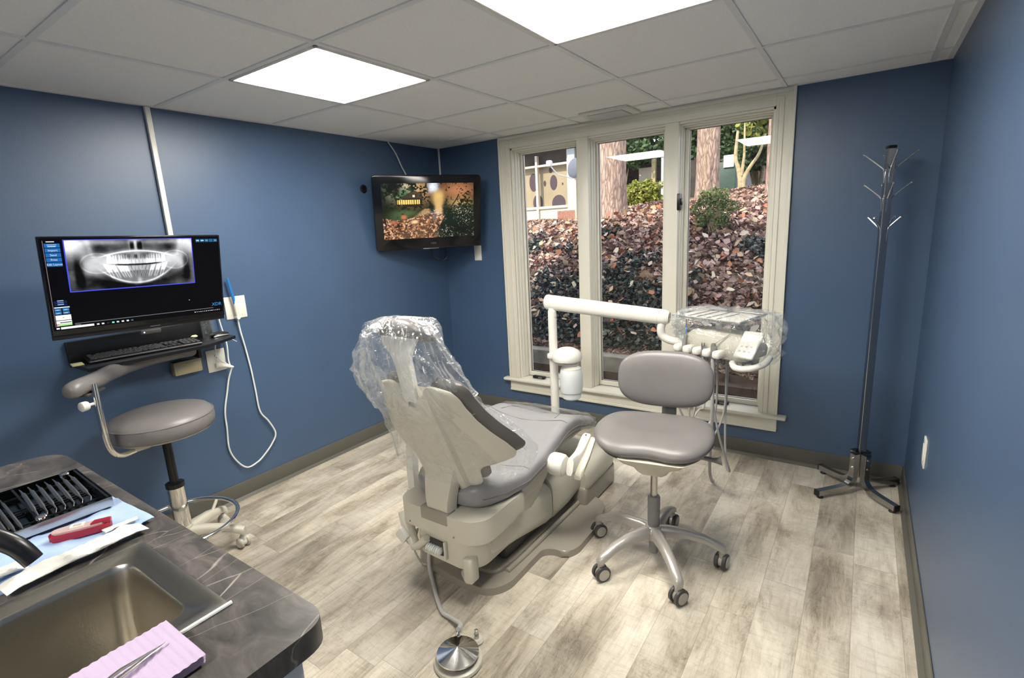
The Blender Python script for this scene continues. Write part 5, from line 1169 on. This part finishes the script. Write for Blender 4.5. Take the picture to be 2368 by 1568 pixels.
def leafmesh(name, pos, size, cols, m='leaves', tilt=.9, up=True, asp=.62):
    n = len(pos); th = RNG.uniform(0,2*pi,n); nx_ = RNG.normal(0,tilt,n); ny_ = RNG.normal(0,tilt,n)
    nv = np.stack([nx_,ny_,np.ones(n) if up else RNG.normal(0,1,n)],1); nv /= np.linalg.norm(nv,axis=1)[:,None]
    a = np.stack([np.cos(th),np.sin(th),np.zeros(n)],1); a -= nv*(a*nv).sum(1)[:,None]; a /= np.linalg.norm(a,axis=1)[:,None]; b_ = np.cross(nv,a)
    s_ = size[:,None]; cup = RNG.uniform(-.1,.45,n)[:,None]
    v = [pos-a*s_*.5, pos-a*s_*.12+b_*s_*asp*.5+nv*s_*cup*.5, pos+a*s_*.22+b_*s_*asp*.38+nv*s_*cup*.4, pos+a*s_*.55+nv*s_*cup*.3, pos+a*s_*.22-b_*s_*asp*.38+nv*s_*cup*.4, pos-a*s_*.12-b_*s_*asp*.5+nv*s_*cup*.5]
    Pv = np.stack(v,1).reshape(-1,3); k = np.arange(n)*6
    F = np.concatenate([np.stack([k,k+1,k+2,k+3],1),np.stack([k,k+3,k+4,k+5],1)]); C = np.repeat(cols,6,axis=0) if cols is not None else None
    return npmesh(name, Pv, F, C, m)
def wedge(n, y0, y1, p=2.2):
    y = y0+(y1-y0)*RNG.uniform(0,1,n)**p; xl = .75-.72*y-.3; xr = 2.75-.10*y; x = xl+(xr-xl)*RNG.uniform(0,1,n); return x, y
pal = np.array([(.36,.235,.20),(.30,.19,.165),(.46,.34,.28),(.22,.14,.125),(.42,.31,.28),(.52,.42,.34),(.14,.09,.08),(.33,.19,.155),(.42,.26,.16)])
pr = np.array([.2,.17,.12,.14,.15,.05,.1,.05,.02])
x, y = wedge(42000,.60,9.,1.8); z = hz(x,y)+RNG.uniform(.0,.055,len(x))
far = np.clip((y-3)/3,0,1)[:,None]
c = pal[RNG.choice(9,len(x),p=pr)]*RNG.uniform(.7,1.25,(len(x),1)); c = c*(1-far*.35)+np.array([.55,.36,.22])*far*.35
tag(leafmesh('fallen_leaves', np.stack([x,y,z],1), RNG.uniform(.036,.070,len(x))*(1+.07*y), c), 'carpet of fallen brown and pink-grey leaves covering the slope outside', 'fallen leaves', kind='stuff')
x, y = wedge(36000,.62,3.6,1.2); nz = fbm(x+20,y+20,1.3,4,3); dens = (nz > .46+.14*np.clip(y-1.2,0,2)-.0)|(y<.8)&(nz>.40); dens &= ~((x>1.75)&(nz<.56)); x, y = x[dens], y[dens]; z = hz(x,y)+RNG.uniform(.03,.13,len(x))
ivp = np.array([(.035,.056,.048),(.022,.036,.032),(.06,.085,.07),(.15,.17,.165),(.07,.07,.075)]); c = ivp[RNG.choice(5,len(x),p=[.28,.24,.2,.13,.15])]*RNG.uniform(.7,1.3,(len(x),1))
tag(leafmesh('ground_ivy', np.stack([x,y,z],1), RNG.uniform(.024,.046,len(x)), c, asp=.85), 'dark green ivy growing low on the slope behind the curb', 'ivy', kind='stuff')
x, y = wedge(900,.66,3.2,1.2); z = hz(x,y)+RNG.uniform(.10,.15,len(x)); c = np.array([(.50,.36,.22),(.55,.47,.36),(.42,.16,.08),(.45,.30,.27)])[RNG.choice(4,len(x))]
tag(leafmesh('pale_leaves', np.stack([x,y,z],1), RNG.uniform(.05,.085,len(x)), c, asp=.8), 'scattered pale and rust leaves lying on top of the ivy', 'fallen leaves', kind='stuff')
def trunk(name, x, y, r0, r1, zt, lab, lean=0., flare=.5, seed=0):
    z0 = float(hz(np.array(x),np.array(y)))-.1; rings = []; n = 40; m_ = 60
    for i in range(m_+1):
        t = i/m_; z = z0+(zt-z0)*t; rr0 = r0+(r1-r0)*t+r0*flare*math.exp(-t*(zt-z0)/.16)
        rings.append([V((x+lean*t,y,0))+V((cos(2*pi*j/n),sin(2*pi*j/n),0))*rr0*(1+.05*noise.noise(V((cos(2*pi*j/n)*4,sin(2*pi*j/n)*4,z*2+seed)))+.22*flare*math.exp(-t*(zt-z0)/.25)*sin(5*2*pi*j/n+seed))+V((0,0,z)) for j in range(n)])
    return tag(MB().loft(rings).build(name,'bark',None,smooth=60), lab, 'tree trunk')
trunk('pine_trunk',0.0,3.5,.185,.165,5.5,'thick pine trunk seen through the middle pane',flare=.35,seed=1)
trunk('pine_trunk',1.0,4.5,.155,.13,6.0,'straight pine trunk seen through the right pane',flare=.3,seed=5)
trunk('pine_trunk',1.93,4.2,.14,.12,6.0,'pale trunk partly hidden by the right edge of the right pane',flare=.1,seed=8,lean=.0)
def foliage(name, c, rad3, n, size, m, lab, cat, core=True, stems=0, thr=.0):
    c = np.array(c,float); rad3 = np.array(rad3,float); d = RNG.normal(0,1,(n*2,3)); d /= np.linalg.norm(d,axis=1)[:,None]
    q = d*(RNG.uniform(.25,1,(n*2,1))**.45); lump = 1+.28*np.sin(d[:,:1]*7+c[0]*3)*np.cos(d[:,2:]*6+c[1]); p = c+q*rad3*lump
    keep = fbm(p[:,0]*1.0+50,p[:,2]+50,2.5/rad3.max(),int(c[0]*7)%9,3) > thr; p = p[keep][:n]; r = None
    o = leafmesh('foliage', p, RNG.uniform(size*.6,size*1.25,len(p)), None, m=m, tilt=1.2, up=False)
    base = (c[0],c[1],float(hz(c[0],c[1]))); r = thing(name, base, lab, cat); o.data.transform(Matrix.Translation(-V(base))); o.parent = r
    g = MB()
    for k in range(max(1,stems)):
        e = V(c)+V((RNG.uniform(-.5,.5)*rad3[0],RNG.uniform(-.3,.3)*rad3[1],RNG.uniform(-.1,.4)*rad3[2])); g.tube([V(base)+V((RNG.uniform(-.03,.03),0,-.08)),V(base).lerp(e,.5)+V((RNG.uniform(-.05,.05),0,0)),e],[max(.006,rad3[0]*.035),.004+rad3[0]*.02,.004],n=8,smooth=3)
    g.build('stems','twig',r); return r
foliage('bush',(-.50,6.0,1.98),(.36,.32,.25),2600,.06,'leafyellow','bright yellow-green bush right of the thick pine trunk','bush',stems=6)
foliage('shrub',(1.62,2.25,1.55),(.20,.20,.22),2600,.026,'leafolive','loose olive-green shrub at the left edge of the right pane','shrub',stems=12,thr=.40)
foliage('evergreen_tree',(-1.9,10.5,4.3),(2.2,1.2,1.6),9000,.17,'leafgreen','dark evergreen crown behind the pine trunk in the middle pane','tree',stems=3)
foliage('evergreen_tree',(.6,11.0,4.2),(1.9,1.0,1.5),8000,.16,'leafgreen','dark evergreen crown left of the right pane trunk','tree',stems=3)
foliage('broadleaf_tree',(2.3,8.5,3.9),(1.6,.9,1.35),7000,.15,'leafyellow','yellow-green leafy crown at the top of the right pane','tree',stems=3,thr=.35)
foliage('evergreen_shrub',(2.2,8.0,2.9),(.75,.6,.55),3200,.10,'leafgreen','dark green shrub mass behind the small forked tree','shrub',stems=4,thr=.3)
foliage('evergreen_shrub',(.2,10.0,3.2),(1.3,.6,.75),6000,.12,'leafgreen','dark green leafy mass around the straight trunk','shrub',stems=4,thr=.25)
foliage('low_shrub',(1.85,7.3,2.02),(.5,.35,.16),1400,.07,'leafgreen','low dark shrub at the top of the slope in the right pane','shrub',stems=6)
foliage('evergreen_shrub',(-2.2,9.0,3.15),(.8,.5,.5),3000,.10,'leafgreen','green shrub hanging above the dark fence in the middle pane','shrub',stems=4,thr=.3)
b0 = V((1.16,6.0,float(hz(1.16,6.))-.05)); r = thing('forked_tree', tuple(b0), 'small pale tree forking in a Y near the green cabinet', 'tree')
MB().tube([b0,b0+V((-.01,0,.20)),b0+V((-.05,0,.42)),b0+V((-.10,0,.60)),b0+V((-.08,0,1.0))],[.05,.042,.035,.03,.02],smooth=4).tube([b0+V((.03,0,0)),b0+V((.04,0,.25)),b0+V((.12,0,.42)),b0+V((.25,0,.62)),b0+V((.33,0,.9))],[.045,.035,.028,.022,.012],smooth=4).tube([b0+V((.0,0,.3)),b0+V((.03,0,.6)),b0+V((.02,0,1.1))],[.03,.02,.012]).build('branches','twig',r)
tag(MB().tube([(1.02,4.2,2.20),(1.04,4.2,2.42),(1.07,4.15,2.50),(1.16,4.1,2.66),(1.24,4.0,3.0),(1.26,4.0,3.4)],.008,n=6,smooth=5).tube([(1.03,4.2,2.2),(1.03,4.2,1.7)],.006,n=6).build('vine','leafnote' if False else 'twig'), 'thin pale hanging vine right of the straight pine trunk', 'vine')
tag(MB().tube([(2.05,7.0,4.4),(2.35,6.6,3.55),(2.42,6.4,3.2)],.07,n=12).build('leaning_branch','twig'), 'thick pale leaning branch at the top corner of the right pane', 'branch')
# buildings
bx_ = thing('neighbour_building', (-3.7,8.0,1.5), 'cream building with tall gridded windows seen through the left pane', 'building')
MB().box((-6.5,8.15,1.2),(-3.02,8.3,4.8)).build('mural_wall','mural',bx_,smooth=0)
MB().box((-6.5,8.02,1.2),(-3.02,8.15,1.93)).build('wall','bldg',bx_,smooth=0)
MB().box((-6.5,7.6,3.36),(-2.6,8.3,4.9)).build('eave','darkeave',bx_,smooth=0)
MB().box((-6.5,8.12,2.97),(-3.02,8.14,3.36)).build('upper_glazing','darkeave',bx_,smooth=0)
fr = MB()
for a_, b_ in (((-6.5,7.98,1.93),(-3.02,8.06,1.99)),((-6.5,7.98,2.93),(-3.02,8.06,2.98)),((-3.96,7.97,1.5),(-3.90,8.06,3.2)),((-5.2,7.97,1.5),(-5.14,8.06,3.36)),((-3.08,7.97,1.3),(-3.02,8.06,3.36))): fr.box(a_, b_)
fr.build('window_frame','bldg',bx_,smooth=0)
M['bluecol'] = mat('pale_blue_post_paint',(.42,.50,.52),.6,bump=.05)
MB().box((-3.02,7.9,1.3),(-2.84,8.1,4.4)).build('corner_post','bluecol',bx_,smooth=0); MB().box((-2.80,7.95,1.3),(-2.74,8.05,4.4)).build('downpipe','note',bx_,smooth=0)
for k, (dx, dz, a_, b_) in enumerate([(-4.13,2.60,.12,.22),(-3.55,2.55,.10,.18),(-4.02,2.10,.14,.20),(-3.42,2.05,.19,.20),(-3.80,2.55,.035,.07),(-3.62,2.85,.05,.07),(-3.30,2.50,.02,.03),(-4.6,2.4,.15,.2),(-4.7,2.95,.1,.12)]):
    MB().cyl((dx,8.145,dz),(dx,8.155,dz),1,n=28).build('painted_spot','dots',bx_)
    ob = [o for o in bx_.children if o.name.startswith('painted_spot')][-1]
    cx_ = V((dx,0,dz))-V((wloc(bx_).x,0,wloc(bx_).z))
    for v in ob.data.vertices: v.co.x = cx_.x+(v.co.x-cx_.x)*a_; v.co.z = cx_.z+(v.co.z-cx_.z)*b_
tag(MB().box((-2.80,6.95,1.3),(-1.9,7.1,1.82)).build('brick_wall','brick',None,smooth=0), 'low red brick wall beside the cream building', 'brick wall')
r = thing('satellite_dish', (-1.36,5.0,1.5), 'grey satellite dish on a white pole at the right edge of the left pane', 'satellite dish')
MB().lathe((-1.36,5.0,2.455),(-.35,-1,.12),[(.0,.03),(.10,.015),(.165,-.005),(.17,-.012),(.10,.0),(0,.015)],n=40).build('dish','dish',r)
MB().cyl((-1.36,5.05,1.4),(-1.36,5.05,2.45),.018,n=14).build('pole','bldg',r)
MB().tube([(-1.40,5.0,2.29),(-1.55,4.75,2.36),(-1.62,4.62,2.50)],.010,n=8).box((-1.67,4.57,2.48),(-1.58,4.66,2.58),.02).build('receiver_arm','palewall',r)
r = thing('dark_deck', (-1.5,9.4,1.6), 'dark railed deck behind the yellow-green bush', 'deck')
MB().box((-2.7,9.6,1.5),(-.3,9.7,2.9)).build('wall','darkeave',r,smooth=0)
g = MB(); g.box((-2.3,9.3,2.35),(-1.0,9.36,2.40))
g.build('rail','palewall',r,smooth=0)
for k in range(10): MB().box((-2.26+k*.14,9.31,1.6),(-2.23+k*.14,9.35,2.36)).build('baluster','darkwood',r,smooth=0)
MB().box((-1.47,9.25,1.6),(-1.38,9.34,2.95)).build('post','twig',r,smooth=0); MB().box((-1.22,9.2,1.6),(-1.14,9.3,2.95)).build('post','bluecol',r,smooth=0)
MB().box((-1.9,9.55,2.35),(-1.5,9.6,2.8)).build('window_frame','bldg',r,smooth=0)
r = thing('utility_cabinet', (.32,8.6,1.85), 'dark green utility cabinet between the trunk and the forked tree', 'utility cabinet')
MB().box((-.15,8.4,1.7),(.60,8.8,2.62),.02).build('body','greenbox',r); MB().box((.36,8.36,2.50),(.56,8.41,2.74),.004).build('pale_plate','palewall',r); MB().box((.20,8.385,1.9),(.205,8.40,2.55)).build('door_seam','darkwood',r)  # small pale plate at the upper right of the cabinet front
r = thing('red_house', (0.2,13.0,1.8), 'faded red wooden house far behind the forked tree', 'house')
MB().box((-.9,13.0,1.6),(.42,13.4,3.1)).build('wall','pink',r,smooth=0); MB().box((-.02,12.97,2.2),(.12,13.01,2.8)).build('door','palewall',r,smooth=0); MB().box((-1.1,12.8,3.05),(.5,13.6,3.2)).build('roof','darkeave',r,smooth=0)
r = thing('pale_house', (.95,13.5,1.8), 'bright pale blue-white wall with dark posts far back in the right pane', 'house')
MB().box((.42,13.5,1.6),(1.7,13.9,3.0)).build('wall','palewall',r,smooth=0)
for k in range(4): MB().box((.52+k*.2,13.42,1.6),(.55+k*.2,13.46,2.95)).build('post','darkwood',r,smooth=0)
r = thing('sheltered_wall', (-.3,9.5,1.8), 'pale camouflage-patterned panel behind the straight trunk', 'panel')
MB().box((-.95,9.4,1.7),(-.45,9.5,2.75)).build('panel','darkwood',r,smooth=0)

# ------------------------------------------------------------------ world & sun
w = bpy.data.worlds.new('sky'); S.world = w; w.use_nodes = True; nt = w.node_tree
bgn = nt.nodes['Background']; sk = nt.nodes.new('ShaderNodeTexSky'); sk.sky_type = 'HOSEK_WILKIE'; sk.turbidity = 6; sk.ground_albedo = .3
sk.sun_direction = V((-.25,-.75,.62)).normalized(); hs = nt.nodes.new('ShaderNodeMix'); hs.data_type = 'RGBA'; hs.inputs[0].default_value = .75; hs.inputs[7].default_value = (.90,.93,1.0,1)
nt.links.new(sk.outputs[0], hs.inputs[6]); nt.links.new(hs.outputs[2], bgn.inputs[0]); bgn.inputs[1].default_value = 1.8
sl = bpy.data.lights.new('sun','SUN'); so = bpy.data.objects.new('sun', sl); COL.objects.link(so); sl.energy = 3.4; sl.angle = .02; sl.color = (1,.86,.68)
so.rotation_euler = (-V((-.25,-.75,.62))).to_track_quat('-Z','Y').to_euler(); so['kind'] = 'helper'
vs_ = S.view_settings; vs_.view_transform = 'Standard'; vs_.look = 'None'; vs_.gamma = 1; vs_.use_curve_mapping = False; vs_.exposure = .68
